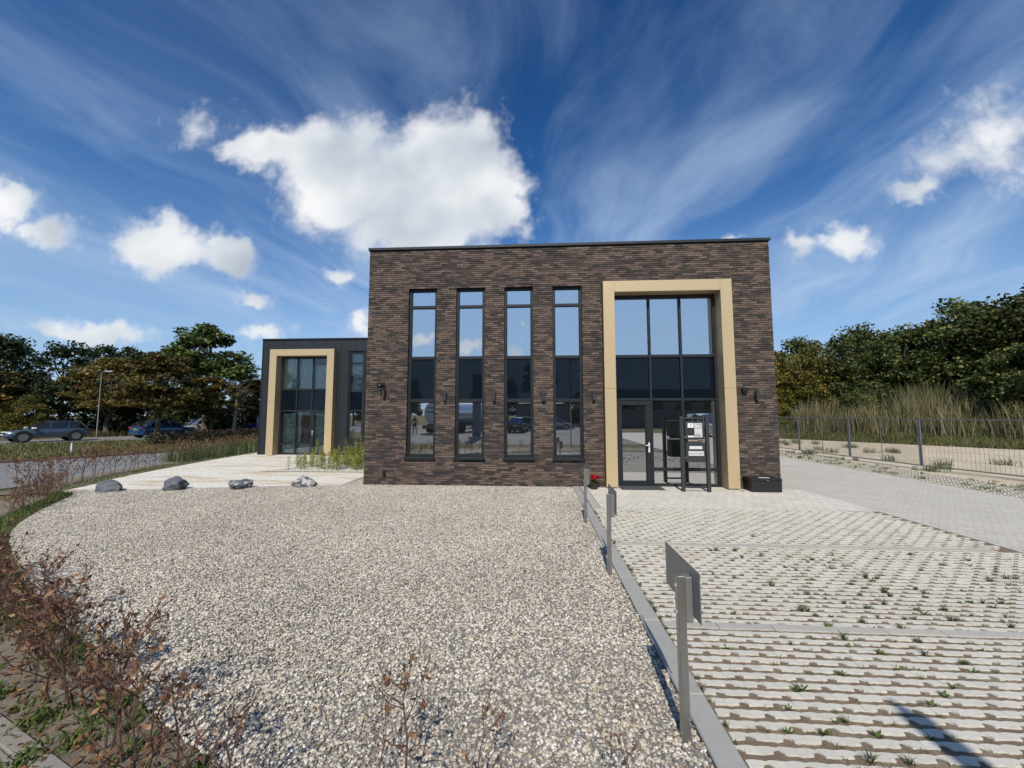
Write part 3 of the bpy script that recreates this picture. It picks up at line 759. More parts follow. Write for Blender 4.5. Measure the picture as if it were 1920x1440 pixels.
for x0, x1 in ((FI0+.001, FI0+.0695), (FI0+.8005, FI0+.8645), (FI0+1.5955, FI0+1.6595), (FI1-.0695, FI1-.001)): MB().cbox(x0, x1, .05, .15, 0, FIZ-.001, .004).build('mullion', M['anthracite'], ucw)
pass
tr_ = MB()
for x0, x1 in c3:
    for z0, z1 in ((FIZ-.09, FIZ-.002), (3.15, 3.22), (2.10, 2.18)): MB().cbox(x0, x1, .053, .147, z0, z1, .004).build('transom', M['anthracite'], ucw)
for x0, x1 in c3[:2]:
    for z0, z1 in ((.50, .57), (0, .06)): MB().cbox(x0, x1, .053, .147, z0, z1, .004).build('transom', M['anthracite'], ucw)
pass
def film(name, x0, x1, z0, z1, y, m, parent, seed, amp=.03):
    """wrinkled protective plastic sheet hung behind a pane"""
    nx, nz = 44, 64; r = np.random.default_rng(seed); gx, gz = np.meshgrid(np.linspace(0,1,nx), np.linspace(0,1,nz)); h = np.zeros_like(gx)
    for _ in range(9):
        a, fq, ph = r.uniform(-1.2,1.2), r.uniform(5,18), r.uniform(0,6.3)
        h += np.abs(np.sin((gx*math.cos(a)+gz*1.6*math.sin(a))*fq + ph + 2.2*np.sin(gx*4+gz*3*r.uniform(.5,1.5)+ph)))**0.6 / 9
    V = np.stack([gx*(x1-x0), (h-.5)*amp*5.5, gz*(z1-z0)], -1).reshape(-1,3); i = (np.arange(nz-1)[:,None]*nx + np.arange(nx-1)[None]).ravel()
    return link(name, np_mesh(name, V, np.stack([i,i+1,i+nx+1,i+nx],1), m, smooth=True), parent, (x0, y, z0))
M['film_green'] = mat('green-tinted film', (.12,.28,.26), .10, spec=1.0, var=.3, vscale=2)
M['film_grey'] = mat('milky film', (.50,.55,.60), .10, spec=1.0, var=.3, vscale=3)
M['film_cream'] = mat('cream film', (.80,.72,.52), .3, spec=.7, var=.25, vscale=3)
for k, (x0, x1) in enumerate(c3):
    pane('pane', x0+.004, x1-.004, 3.226, FIZ-.096, .09, M['see'], ucw)
    pane('pane', x0+.004, x1-.004, 2.186, 3.144, .09, M['spandrel'], ucw)
    film('plastic_film', x0+.02+(.0), x1-.02, 3.25, FIZ-.10-(.0,.0,.32)[k], .19, M['film_grey'], ucw, 20+k)
film('plastic_film', c3[0][0]+.0, c3[0][0]+.46, 3.25, FIZ-.11, .165, M['film_cream'], ucw, 31, .015)
for x0, x1 in c3[:2]:
    pane('pane', x0+.004, x1-.004, .576, 2.094, .09, M['see'], ucw); pane('pane', x0+.004, x1-.004, .066, .494, .09, M['see'], ucw)
    film('plastic_film', x0+.02, x1-.02, .07, .49, .19, M['film_grey'], ucw, int(x0*50))
film('plastic_film', c3[0][0]+.02, c3[0][1]-.02, .58, 2.02, .19, M['film_green'], ucw, 41, .04)
film('plastic_film', c3[1][0]+.01, c3[1][0]+.16, .60, 2.09, .19, M['film_grey'], ucw, 42, .04)
ud = empty('door'); ud.parent = unit
x0, x1 = c3[2]; df = MB(); frame_rect(df, x0+.004, x1-.004, .012, 2.095, .10, .045, .14, .004); df.build('frame', M['anthracite'], ud)
pane('pane', x0+.1045, x1-.1045, .1125, 1.9945, .09, M['see'], ud); film('plastic_film', x0+.12, x1-.12, .13, 1.97, .19, M['film_green'], ud, 44, .03)
hd = MB(); hd.cbox(x0+.035, x0+.07, .03, .0445, .95, 1.18, .003); hd.tube([(x0+.05,.035,1.12),(x0+.05,-.03,1.12),(x0+.16,-.035,1.12)], .012, 6); hd.build('handle', M['alu'], ud)
nw = empty('window'); nw.parent = unit
fr = MB(); frame_rect(fr, NX0+.003, NX1-.003, NZ0, NZ1-.003, .06, .02, .12)
for zc, hh in ((4.47,.032),(3.08,.035),(2.15,.04)): fr.cbox(NX0+.0635, NX1-.0635, .023, .117, zc-hh, zc+hh, .004)
fr.build('frame', M['anthracite'], nw)
for z0, z1, m, fm in ((4.503,4.955,'see','film_grey'),(3.116,4.437,'see','film_grey'),(2.191,3.044,'spandrel',None),(.812,2.109,'glass_low',None)):
    pane('pane', NX0+.068, NX1-.068, z0+.003, z1-.003, .06, M[m], nw)
    if fm: film('plastic_film', NX0+.075, NX1-.075, z0+.01, z1-.01, .16, M[fm], nw, int(z0*33), .03)
MB().cbox(NX0-.05, NX1+.05, -.05, -.001, NZ0-.07, NZ0-.005, .004).build('sill', M['anthracite'], nw)
tb = MB(); tb.cbox(NX0-.09, NX0-.004, -.03, -.001, NZ0-.0045, NZ1+.05, .004); tb.cbox(NX1+.004, NX1+.09, -.03, -.001, NZ0-.0045, NZ1+.05, .004); tb.cbox(NX0-.12, NX1+.12, -.05, -.0305, NZ1+.051, NZ1+.10, .004)
tb.build('window_trim', M['anthracite'], nw)
# ================================================================== SMALL THINGS BY THE OFFICE
def text(name, body, size, loc, parent, m, align='LEFT'):
    cu = bpy.data.curves.new(name, 'FONT'); cu.body = body; cu.size = size; cu.extrude = 0.0008; cu.align_x = align
    cu.materials.append(m); o = link(name, cu, parent, loc, (R(90),0,0)); return o

# parking sign posts
def sign_post(y, label, tilt):
    r = empty('sign_post', (5.765, y, 0), label=label, cat='sign post', group='metal name-plate posts along the kerb')
    r.rotation_euler = (R(tilt[0]), R(tilt[1]), R(tilt[2]))
    MB().cbox(-.025,.025,-.025,.025,-.2,.985,.004).build('post', M['steelbase'], r)
    MB().cbox(.026,.070,-.018,.05,.70,.975,.003).build('bracket', M['plate'], r)
    MB().cbox(.071,.077,-.12,.46,.74,1.04,.002).build('plate', M['plate'], r)
    for z in (.76,.92): MB().tube([(-.033,0,z),(-.0255,0,z)], .011, 6).build('bolt', M['alu'], r)
sign_post(-8.16, 'steel post with a grey plate nearest the camera, beside the kerb', (0.4,-.5,1))
sign_post(-5.73, 'steel post with a grey plate, middle one of the three along the kerb', (-.3,.4,-1))
sign_post(-3.48, 'steel post with a grey plate, farthest of the three, nearest the brick wall', (.2,-.2,.6))

# boulders
def boulder(loc, size, seed, label, m, rz=0.0):
    r = np.random.default_rng(seed); import bmesh
    bm = bmesh.new(); bmesh.ops.create_icosphere(bm, subdivisions=4, radius=1.0)
    planes = []
    for _ in range(26):
        n = Vector(r.normal(0,1,3)); n.normalize(); planes.append((n, r.uniform(.58,.90)))
    for v in bm.verts:
        for n, d in planes:
            k = v.co.dot(n) - d
            if k > 0: v.co -= n*k*0.95
    ph = r.uniform(0,6,6)
    for v in bm.verts:
        c = v.co; w = .10*math.sin(c.x*5+ph[0]+c.z*3)*math.sin(c.y*6+ph[1]) + .06*math.sin(c.z*13+ph[2]+c.x*4)*math.sin(c.x*11+ph[3]) + .035*math.sin(c.x*23+ph[4])*math.sin(c.z*27+c.y*19)
        v.co += c.normalized()*w
        v.co.x *= size[0]; v.co.y *= size[1]; v.co.z *= size[2]
        v.co.z = max(v.co.z, -size[2]*.5)
    me = bpy.data.meshes.new('boulder'); bm.to_mesh(me); bm.free(); me.materials.append(m)
    me.polygons.foreach_set('use_smooth', [True]*len(me.polygons))
    link('boulder', me, None, (*loc, size[2]*.30), (0,0,rz), label=label, cat='boulder', group='boulders along the gravel edge')
def rock(name, veins, dark=(.11,.117,.138), lite=(.42,.42,.43)):
    m = mat(name, dark, .8, var=.45, vscale=4, bump=1.0, bscale=14, stain=(lite, 9.0, .56-veins, .64-veins*.5, .7)); return m
rk1, rk2 = rock('blue-grey rock', -.10), rock('veined rock', .04, (.10,.11,.13), (.55,.53,.50))
boulder((-6.15,-1.28), (.42,.27,.25), 3, 'dark blue-grey boulder with a flat top, farthest left of the four', rk1)
boulder((-4.63,-1.02), (.36,.25,.27), 5, 'blue-grey boulder with a raised right shoulder, second from the left', rk1, .3)
boulder((-3.03,-0.70), (.34,.25,.22), 8, 'low rounded grey boulder, third from the left', rk2, .9)
boulder((-1.50,-0.36), (.32,.24,.28), 13, 'white-veined boulder nearest the brick wall corner', rock('white-veined rock', .12, (.10,.11,.14), (.62,.60,.56)), .2)

# intercom and letterbox stand
ms = empty('letterbox_stand', (8.66, -0.40, 0), rz=R(-3), label='black metal stand with intercom panel 95b above a letterbox at the entrance', cat='letterbox stand')
M['stand'] = mat('dark grey coated steel', (.030,.033,.034), .5, var=.06)
for x in (-.042, .588): MB().cbox(x, x+.085, -.045, .045, 0.0, 1.94, .005).build('post', M['stand'], ms)
for z in (1.86, .09): MB().cbox(.0435, .5875, -.02, .02, z, z+.045, .004).build('crossbar', M['stand'], ms)
up = MB(); up.cbox(.085, .555, -.03, .24, 1.335, 1.80, .006); up = up.build('intercom_box', M['stand'], ms)
MB().cbox(.045, .586, .05, .20, 1.275, 1.295, .003).build('shelf', M['stand'], ms)
pk = MB(); pk.cbox(.15, .40, -.01, .15, 1.2955, 1.332, .004); pk.build('parcel', mat('brown card', (.45,.33,.23), .8), ms)
low = MB(); low.cbox(.085, .570, -.035, .28, .755, 1.25, .006); low = low.build('letterbox', M['stand'], ms)
yv = -.0305
MB().cbox(.147, .298, yv-.004, yv-.0002, 1.635, 1.755, .002).build('speaker_plate', mat('bright steel plate', (.72,.73,.74), .4), up)
MB().cbox(.205, .245, yv-.007, yv-.0042, 1.70, 1.716, .001).build('logo', M['black'], up)
MB().tube([(.225, yv-.0042, 1.668),(.225, yv-.009, 1.668)], .012, 12).build('camera_lens', mat('pale lens', (.8,.82,.85), .2), up)
kpd = MB().cbox(.147, .298, yv-.004, yv-.0002, 1.435, 1.63, .002).build('keypad', M['matte_black'], up)
for ix in range(3):
    for iz in range(4): MB().cbox(.187+ix*.028, .203+ix*.028, yv-.0065, yv-.0042, 1.485+iz*.028, 1.501+iz*.028, .001).build('key', mat('dim key', (.10,.07,.08), .5), kpd)
MB().cbox(.147, .298, yv-.004, yv-.0002, 1.388, 1.43, .002).build('name_strip', M['white'], up)
npl = MB().cbox(.312, .505, yv-.004, yv-.0002, 1.388, 1.755, .002).build('name_plate', mat('silver plate', (.55,.56,.57), .45), up)
ink = mat('grey ink', (.06,.065,.07), .6)
text('lettering', '95b', .098, (.322, yv-.006, 1.405), npl, ink)
for z, w in ((1.715,.12),(1.67,.06),(1.622,.17)):
    # print too small to read in the photograph: broken strokes
    st = MB(); x = .497 - w
    while x < .495: l = rnd.uniform(.008,.02); st.box(x, min(x+l,.497), yv-.0055, yv-.0042, z, z+rnd.uniform(.010,.016)); x += l+.004
    st.build('print', ink, npl)
yw = -.0355
MB().cbox(.170, .490, yw-.004, yw-.0002, 1.085, 1.165, .002).build('slot_flap', mat('silver flap', (.60,.60,.63), .4), low)
nl = MB().cbox(.148, .525, yw-.004, yw-.0002, .915, 1.035, .002).build('name_plate', mat('silver plate 2', (.55,.57,.57), .45), low)
st = MB(); x = .172
while x < .50: l = rnd.uniform(.008,.022); st.box(x, x+l, yw-.0055, yw-.0042, .958, .958+rnd.uniform(.018,.028)); x += l+(.004 if rnd.random() < .85 else .02)
st.build('print', mat('pale grey ink', (.20,.21,.21), .6), nl)
for o_, z in ((up, 1.39), (low, .86)): MB().tube([(.07, -.01, z), (.083, -.03, z)], .012, 8).build('lock', M['alu'], o_)

# black storage box
sb = empty('storage_box', (10.36, -0.42, 0), label='low black storage box with a lid standing against the brick pier', cat='box')
MB().cbox(0, .745, 0, .40, .01, .285, .006).build('body', M['black'], sb)
MB().cbox(-.01, .755, -.012, .408, .288, .345, .008).build('lid', M['black'], sb)
MB().cbox(.25, .51, .10, .19, .3455, .352, .002).build('label_plate', mat('pale plate', (.6,.6,.58), .5), sb)
MB().tube([(.385,-.0125,.305),(.385,-.03,.305)], .010, 8).build('lock', M['alu'], sb)
MB().cbox(10.14, 10.24, -.30, -.24, .0015, .0065, .001).build('door_stop', M['matte_black'], label='small flat black stop on the pavers under the gold frame', cat='door stop')

# flower pot
fp_ = empty('flower_pot', (6.40, -0.22, 0), label='small dark pot of bright red flowers between kerb and gold frame', cat='flower pot')
MB().loft([[(r_*math.cos(2*math.pi*k/16), r_*math.sin(2*math.pi*k/16), z) for k in range(16)] for r_, z in ((.09,0),(.12,.15),(.128,.15),(.128,.17),(.112,.17),(.108,.14))], cap=False).build('pot', mat('dark pot', (.02,.018,.017), .6), fp_)
def leaf_quads(C, size, r, cols, up=0.35, aspect=.6):
    """C (N,3) leaf centres -> verts, quads, colours"""
    N = len(C); n = r.normal(0,1,(N,3)); n[:,2] = np.abs(n[:,2]) + up; n /= np.linalg.norm(n,axis=1)[:,None]
    t = r.normal(0,1,(N,3)); t -= (t*n).sum(1)[:,None]*n; t /= np.linalg.norm(t,axis=1)[:,None]; b = np.cross(n,t)
    s = (size*r.uniform(.6,1.35,N))[:,None]
    V = np.stack([C - t*s, C + b*s*aspect - n*s*.15, C + t*s, C - b*s*aspect - n*s*.15], 1).reshape(-1,3)
    Q = np.arange(N*4).reshape(N,4); cl = np.asarray(cols, float)[r.integers(0,len(cols),N)] * r.uniform(.7,1.3,N)[:,None]
    return V, Q, cl
def ball(c, rad, n, r, shell=.55):
    d = r.normal(0,1,(n,3)); d /= np.linalg.norm(d,axis=1)[:,None]; return np.asarray(c) + d*np.asarray(rad)*(shell+(1-shell)*r.random((n,1)))
r_ = np.random.default_rng(2)
V, Q, cl = leaf_quads(ball((0,0,.19), (.15,.13,.06), 150, r_), .028, r_, [(.05,.09,.02),(.08,.12,.03),(.16,.09,.03)])
link('leaves', np_mesh('leaves', V, Q, M['weed'], cl), fp_)
for k in range(9):
    a = k*2.4; c = (.11*math.cos(a)*(k%3)/2*1.1, .10*math.sin(a)*(k%3)/2, .30+.03*(k%2))
    V, Q, cl = leaf_quads(ball(c, (.05,.05,.04), 60, r_), .018, r_, [(.55,.008,.012),(.42,.005,.008)], aspect=.9)
    link('flower', np_mesh('flower', V, Q, M['weed'], cl), fp_)

# ================================================================== FENCE
M['galv'] = mat('galvanised tube', (.20,.215,.25), .4, metal=.6, var=.15)
M['wire'] = mat('thin steel wire', (.085,.088,.092), .5, metal=.4)
fpts = [(18.05,16.0),(18.2,13.0),(18.35,9.95),(18.55,7.05),(18.75,4.15),(19.45,1.35),(20.35,-1.4)]
names = ['fence panel of fine mesh, farthest off beyond the brick corner','fence panel of fine mesh, second from the far end','fence panel of fine mesh with a thin centre post, third from the far end','fence panel of fine mesh beside the weeds, left of the open-grid panel','fence panel of open wire grid with bright corner tubes before the reeds','fence panel of fine mesh cut by the picture edge']
for i, (a, b) in enumerate(zip(fpts, fpts[1:])):
    L_ = math.hypot(b[0]-a[0], b[1]-a[1]); an = math.atan2(b[1]-a[1], b[0]-a[0])
    f = empty('fence_panel', (*a, 0), rz=an, label=names[i], cat='fence', group='temporary fence panels before the sand yard')
    z0, z1 = .14, 1.80
    for x in (.03, L_-.03): MB().tube([(x,0,.02),(x,0,z1)], .026 if i > 1 else .03, 8).build('upright', M['galv'], f)
    for z in (z0, z1): MB().tube([(.03,0,z),(L_-.03,0,z)], .02, 6).build('rail', M['galv'], f)
    w = MB()
    if i == 4:
        x = .12
        while x < L_-.05: w.tube([(x,0,z0),(x,0,z1)], .0042, 3, cap=False); x += .11
        for z in (.42,.70,.98,1.26,1.54): w.tube([(.03,0,z),(L_-.03,0,z)], .003, 3, cap=False)
    else:
        H = z1-z0; s = .085; k = -H
        while k < L_:
            for sg in (1,-1):
                xa, xb = k, k+H
                za, zb = (z0, z1) if sg > 0 else (z1, z0)
                t0, t1 = max(0,(0.03-xa)/H), min(1,(L_-.03-xa)/H)
                if t1 > t0: w.tube([(xa+H*t0,0,za+(zb-za)*t0),(xa+H*t1,0,za+(zb-za)*t1)], .0026, 3, cap=False)
            k += s
        MB().tube([(L_*.5,0,z0),(L_*.5,0,z1)], .012, 6).build('centre_post', M['galv'], f)
    w.build('wire_mesh', M['wire'], f)['kind'] = 'stuff'
    MB().cbox(-.10,.12,-.33,.33,-.01,.13,.03).build('concrete_foot', mat('foot concrete', (.40,.38,.34), .9, var=.2), f) if i else None
    MB().tube([(.0,-.025,1.25),(.0,.03,1.25)], .05, 8).build('clamp', M['galv'], f)
# ================================================================== VEGETATION
def tube_np(mb, pts, rad, n=5): mb.tube(pts, rad, n)
def make_tree(seed, H, crown, cols, clusters, leaves, size, trunk_r, base, flat=.55, cl_r=(.55,1.0), up=.5, droop=0.0, aspect=.6):
    """returns (trunk mesh, crown mesh); crown = list of ellipsoids (cx,cy,cz,rx,ry,rz)"""
    r = np.random.default_rng(seed); rr = random.Random(seed)
    tb = MB()
    top = H*.72
    trunk = [(0,0,-.1)] + [(rr.uniform(-.12,.12)*i, rr.uniform(-.12,.12)*i, top*i/5) for i in range(1,6)]
    tb.tube(trunk, [trunk_r*1.25]+[trunk_r*(1-.75*i/5) for i in range(1,6)], 8)
    C = []
    for k in range(clusters):
        e = crown[rr.randrange(len(crown))]; d = r.normal(0,1,3); d /= np.linalg.norm(d)
        if d[2] < -.55: d[2] *= .4
        s = rr.uniform(.45,1.0)**.5; c = np.array(e[:3]) + d*np.array(e[3:])*s; C.append(c)
    Vs, Qs, Cs = [], [], []; o = 0
    for i, c in enumerate(C):
        rad = rr.uniform(*cl_r)
        pts = ball(c, (rad, rad, rad*flat), leaves, r, .35)
        if droop: pts[:,2] -= droop*np.hypot(pts[:,0]-c[0], pts[:,1]-c[1])
        tone = rr.uniform(.75,1.25)
        V, Q, cl = leaf_quads(pts, size, r, cols, up, aspect); Vs.append(V); Qs.append(Q+o); Cs.append(cl*tone); o += len(V)
        if i % 3 == 0:
            z = min(top*.95, max(base*.9, c[2]-rr.uniform(.6,2.2))); t = z/top
            p0 = Vector(trunk[min(5, max(1, int(t*5)))]); p0.z = z
            mid = p0.lerp(Vector(c), .5) + Vector((0,0,rr.uniform(-.1,.35)))
            tb.tube([p0, mid, Vector(c)], [trunk_r*.32, trunk_r*.2, .018], 5, cap=False)
    return tb.mesh('trunk', M['bark'], smooth=True), np_mesh('crown', np.concatenate(Vs), np.concatenate(Qs), M['leaf'], np.concatenate(Cs))
CH = [(.185,.125,.035),(.15,.13,.036),(.105,.105,.03),(.21,.12,.04),(.08,.088,.026)]
GR = [(.030,.052,.014),(.042,.066,.018),(.024,.040,.012),(.058,.078,.022)]
DK = [(.028,.044,.016),(.040,.058,.02),(.020,.032,.013),(.055,.068,.025)]
OL = [(.21,.18,.034),(.15,.145,.032),(.095,.105,.024),(.28,.22,.05)]
GB = [(.066,.098,.026),(.098,.128,.034),(.045,.066,.02),(.145,.15,.044)]
protos = {
 'chestnut': [make_tree(100+i, 7.6, [(0,0,4.6,2.9,2.9,2.4),(0,0,3.2,3.1,3.1,1.0),(.5,.3,6.0,1.7,1.7,1.2)], CH, 120, 75, .145, .20, 2.0, .34, (.55,1.0), .8, .18) for i in range(2)],
 'maple': [make_tree(120, 10.8, [(0,0,7.4,2.7,2.7,2.4),(-1.6,0,6.4,1.7,1.7,1.6),(1.9,0,7.0,1.6,1.6,1.5),(.3,0,9.2,1.6,1.6,1.2)], [(.10,.15,.036),(.075,.115,.03),(.14,.19,.052)], 125, 85, .15, .20, 3.5, .75, (.45,.8), .3)],
 'dark': [make_tree(130+i, 9.5, [(0,0,5.6,2.2,2.2,3.6),(.4,.2,3.2,2.4,2.4,2.2)], DK, 110, 70, .16, .16, 1.2, .7, (.5,1.0), .3) for i in range(3)],
 'shrub': [make_tree(140+i, 5.5, [(0,0,3.0,2.3,2.3,2.5),(0,0,1.5,2.6,2.6,1.4)], GB, 175, 115, .105, .10, .4, .75, (.45,.85), .4) for i in range(3)],
 'olive': [make_tree(150+i, 5.5, [(0,0,3.0,2.2,2.2,2.6),(0,0,1.4,2.5,2.5,1.3)], OL, 175, 120, .09, .10, .4, .8, (.4,.8), .3) for i in range(2)],
}
def tree(name, kind, i, x, y, s, rz, label, cat='tree', group=None, z=0.0, sz=None):
    t, c = protos[kind][i % len(protos[kind])]
    e = empty(name, (x, y, z), rz, label=label, cat=cat, group=group); e.scale = (s, s, sz or s)
    link('trunk', t, e); link('crown', c, e); return e
# left: row of browning chestnuts along the main road
g = 'browning chestnut trees along the main road'
tree('chestnut_tree','chestnut',0,-34.5,22.5,1.02,.3,'browning chestnut tree behind the grey-blue car',group=g)
tree('chestnut_tree','chestnut',1,-25.6,18.6,.98,1.2,'broad browning chestnut tree whose trunk stands before the blue hatchback',group=g)
tree('chestnut_tree','chestnut',0,-25.6,23.8,.78,2.6,'smaller browning chestnut tree left of the bare-branched tree',group=g)
tree('chestnut_tree','chestnut',1,-26.0,30.0,.80,4.0,'browning chestnut tree close to the corner of the metal unit',group=g)
tree('chestnut_tree','chestnut',0,-41.5,18.0,.92,5.0,'browning chestnut tree at the left picture edge',group=g)
tree('tall_maple_tree','maple',0,-27.9,25.6,1.28,3.3,'tall open-crowned green tree rising above the chestnuts',sz=1.03)
# bare tree
bt = empty('bare_tree', (-24.0, 24.6, 0), label='thin pale-trunked tree with nearly bare branches near the metal unit', cat='tree')
tb = MB(); rr = random.Random(8); tb.tube([(0,0,-.1),(.05,0,1.6),(.1,.05,3.0),(.0,.1,4.6)], [.17,.13,.10,.03], 8)
tb.build('trunk', mat('pale bark', (.23,.20,.165), .95, var=.3), bt, smooth=True)
tw = MB()
for k in range(60):
    z = rr.uniform(1.8,4.5); a = rr.uniform(0,6.3); l = rr.uniform(.8,1.9)*(1.15-abs(z-3)/4)
    p = Vector((.08,.05,z)); q = p + Vector((math.cos(a)*l*.6, math.sin(a)*l*.6, l*.55)); e_ = q + Vector((math.cos(a+.4)*l*.4, math.sin(a+.4)*l*.4, rr.uniform(-.1,.5)))
    tw.tube([p,q,e_], [.028,.017,.008], 4, cap=False)
    for _ in range(4):
        s_ = p.lerp(q, rr.uniform(.5,1)); tw.tube([s_, s_+Vector((rr.uniform(-.5,.5),rr.uniform(-.5,.5),rr.uniform(.1,.6)))], [.011,.005], 3, cap=False)
tw.build('branches', mat('twig brown', (.13,.10,.07), .95), bt)
# dark wood on the left
g = 'dark trees of the wood beyond the main road'
k = 0
lab = ['dark trees of the wood standing close together beyond the main road']
for (x, y, s) in [(-37,27,1.0),(-41,24,1.08),(-46,22,1.1),(-50,18,1.15),(-55,14,1.1),(-33.5,31,.92),(-44,30,1.15),(-52,26,1.25),(-60,20,1.25),(-38,34,.95),(-33,37,.9),(-29.5,39,.85),(-48,36,1.25),(-26,40,.80),(-58,32,1.3),(-66,10,1.2),(-23,44,.8),(-70,24,1.3)]:
    tree('woodland_tree','dark',k,x,y,s*.92,k*1.3,'dark green tree in the crowded wood beyond the main road',group=g); k += 1
for (x, y, s, nm) in [(-38.5,19.5,.62,'low yellow-green bush at the edge of the wood, left of the grey-blue car'),(-30.8,24.2,.5,'low bush behind the lamp post at the wood edge'),(-24.5,33.5,.55,'low green bush beyond the bare tree'),(-44.5,16.5,.6,'low bush at the wood edge near the left picture edge'),(-27.8,27.0,.5,'low bush between the blue hatchback and the wood')]:
    tree('bush','shrub' if x > -38 else 'olive',k,x,y,s,k,nm,'bush'); k += 1
# right: trees on the bank
def bank_h(x, y):
    # distance beyond the grass line
    n = Vector((.80,.60)); d = (Vector((x,y)) - Vector((29.4,15.2))).dot(n)
    t = min(1, max(0, (d-.6)/7)); return 2.3*t*t*(3-2*t)
nx, ny = 60, 60
gx, gy = np.meshgrid(np.linspace(16,75,nx), np.linspace(-12,62,ny)); gz = np.array([[bank_h(a,b) for a,b in zip(r1,r2)] for r1,r2 in zip(gx,gy)]) - .03 + rng.normal(0,.04,gx.shape)*(np.hypot(gx-29,gy-15)>3)
dist = (gx-29.4)*.8+(gy-15.2)*.6; gz = np.where(dist < .3, -.2, gz)
i = (np.arange(ny-1)[:,None]*nx + np.arange(nx-1)[None]).ravel()
link('bank', np_mesh('bank', np.stack([gx,gy,gz],-1).reshape(-1,3), np.stack([i,i+1,i+nx+1,i+nx],1), M['bank'], smooth=True), kind='structure')
g = 'olive-yellow trees on the bank by the brick corner'
R_T = [(24.5,30.0,1.05,'olive'),(27.2,28.5,1.10,'olive'),(26.5,33.5,1.15,'olive'),(30.0,27.0,1.16,'olive'),(30.5,31.0,1.15,'olive'),(22.5,34.5,.95,'olive')]
for j, (x, y, s, kd) in enumerate(R_T): tree('bank_tree',kd,j,x,y,s*1.02,j*1.9,'yellow-olive leafy tree on the bank next to the brick building corner',group=g,z=bank_h(x,y)*.8)
g2 = 'dark green trees on the bank behind the reeds'
for j, (x, y, s, zz) in enumerate([(33.2,25.8,1.2,1),(36.2,23.6,1.3,1),(38.8,21.0,1.5,1),(40.6,18.0,1.58,1),(42.0,14.6,1.58,1),(36.5,28.5,1.5,1),(41.5,25,1.75,1),(45,20,1.8,1),(48,14,1.75,1),(45.5,11,1.6,1),(33,31,1.4,1),(50,7,1.6,1)]):
    tree('bank_tree','shrub',j,x,y,s,j*1.1,'dense dark green tree on the bank behind the tall reeds',group=g2,z=bank_h(x,y)*.9)
tree('bank_bush','shrub',1,36.6,15.2,1.05,2.0,'leafy green bush overhanging the fence at the right picture edge','bush',z=1.0)
tree('bank_bush','shrub',2,38.2,11.2,1.1,3.0,'leafy green bush beside the picture edge on the right','bush',z=1.0)
tree('bank_bush','olive',1,27.0,25.5,.55,1.0,'low olive bush at the foot of the bank by the brick corner','bush',z=0)
tree('bank_bush','shrub',0,31.2,22.4,.55,4.0,'low green bush left of the reeds on the bank','bush',z=.8)
tree('bank_bush','olive',0,24.0,27.4,.6,2.2,'low olive bush half hidden by the brick corner','bush',z=0)

# trees of one row are told apart by their order from the picture's left
ORD = 'first second third fourth fifth sixth seventh eighth ninth tenth eleventh twelfth thirteenth fourteenth fifteenth sixteenth seventeenth eighteenth nineteenth twentieth'.split()
def number_trees(group, fmt):
    T = [o for o in COL.objects if o.get('group') == group]
    T.sort(key=lambda o: math.atan2(o.location.x-4.85, o.location.y+10.74))
    for i, o in enumerate(T): o['label'] = fmt % ORD[i]
number_trees('dark trees of the wood beyond the main road', 'dark green tree in the wood beyond the main road, %s from the left')
number_trees('olive-yellow trees on the bank by the brick corner', 'yellow-olive tree on the bank by the brick corner, %s from the left')
number_trees('dark green trees on the bank behind the reeds', 'dense dark green tree on the bank behind the reeds, %s from the left')

# blades: reeds and grasses ------------------------------------------------
def blades(P, h, w, r, cols, lean=.25, seg=2):
    """P (N,3) roots; bent tapering blades of two quads each"""
    N = len(P); a = r.uniform(0,2*np.pi,N); hh = h*r.uniform(.55,1.25,N); ln = hh*r.uniform(.2,1.0,N)*lean
    ux, uy = np.cos(a), np.sin(a); b = r.uniform(0,2*np.pi,N); ww = w*r.uniform(.6,1.3,N); sx, sy = -np.sin(b)*ww, np.cos(b)*ww
    def at(t, k): return np.stack([P[:,0]+ux*ln*t*t + sx*k, P[:,1]+uy*ln*t*t + sy*k, P[:,2]+hh*t*(1-.12*t*lean)],1)
    V = np.stack([at(0,-1),at(0,1),at(.55,.8),at(.55,-.8),at(1,.12),at(1,-.12)],1).reshape(-1,3)
    o = np.arange(N)[:,None]*6; Q = np.concatenate([o+[0,1,2,3], o+[3,2,4,5]]); cl = np.asarray(cols,float)[r.integers(0,len(cols),N)]*r.uniform(.7,1.3,N)[:,None]
    return V, Q, np.concatenate([cl,cl])
def blade_obj(name, P, h, w, cols, seed, lean=.25, **kw):
    V, Q, c = blades(np.asarray(P,float), h, w, np.random.default_rng(seed), cols, lean); return link(name, np_mesh(name, V, Q, M['grass'], c), **kw)
r = np.random.default_rng(77)
def bank_pts(n, s0, s1, t0, t1):
    s, t = r.uniform(s0,s1,n), r.uniform(t0,t1,n); x = 29.4+.8*t-.6*s; y = 15.2+.6*t+.8*s
    return np.array([(a,b,bank_h(a,b)-.05) for a,b in zip(x,y)])
STRAW = [(.30,.25,.13),(.25,.21,.11),(.18,.17,.08),(.34,.29,.17),(.17,.18,.08)]
P = bank_pts(9500, -4.5, 8.5, 2.6, 9.0); nz_ = np.sin(P[:,0]*1.1+1.3*np.sin(P[:,1]*.7))*np.sin(P[:,1]*1.3+.8*np.sin(P[:,0]*.9)); P = P[r.random(len(P)) < np.clip(.62+.5*nz_,.12,1)]; nz_ = np.sin(P[:,0]*1.1+1.3*np.sin(P[:,1]*.7))*np.sin(P[:,1]*1.3+.8*np.sin(P[:,0]*.9))
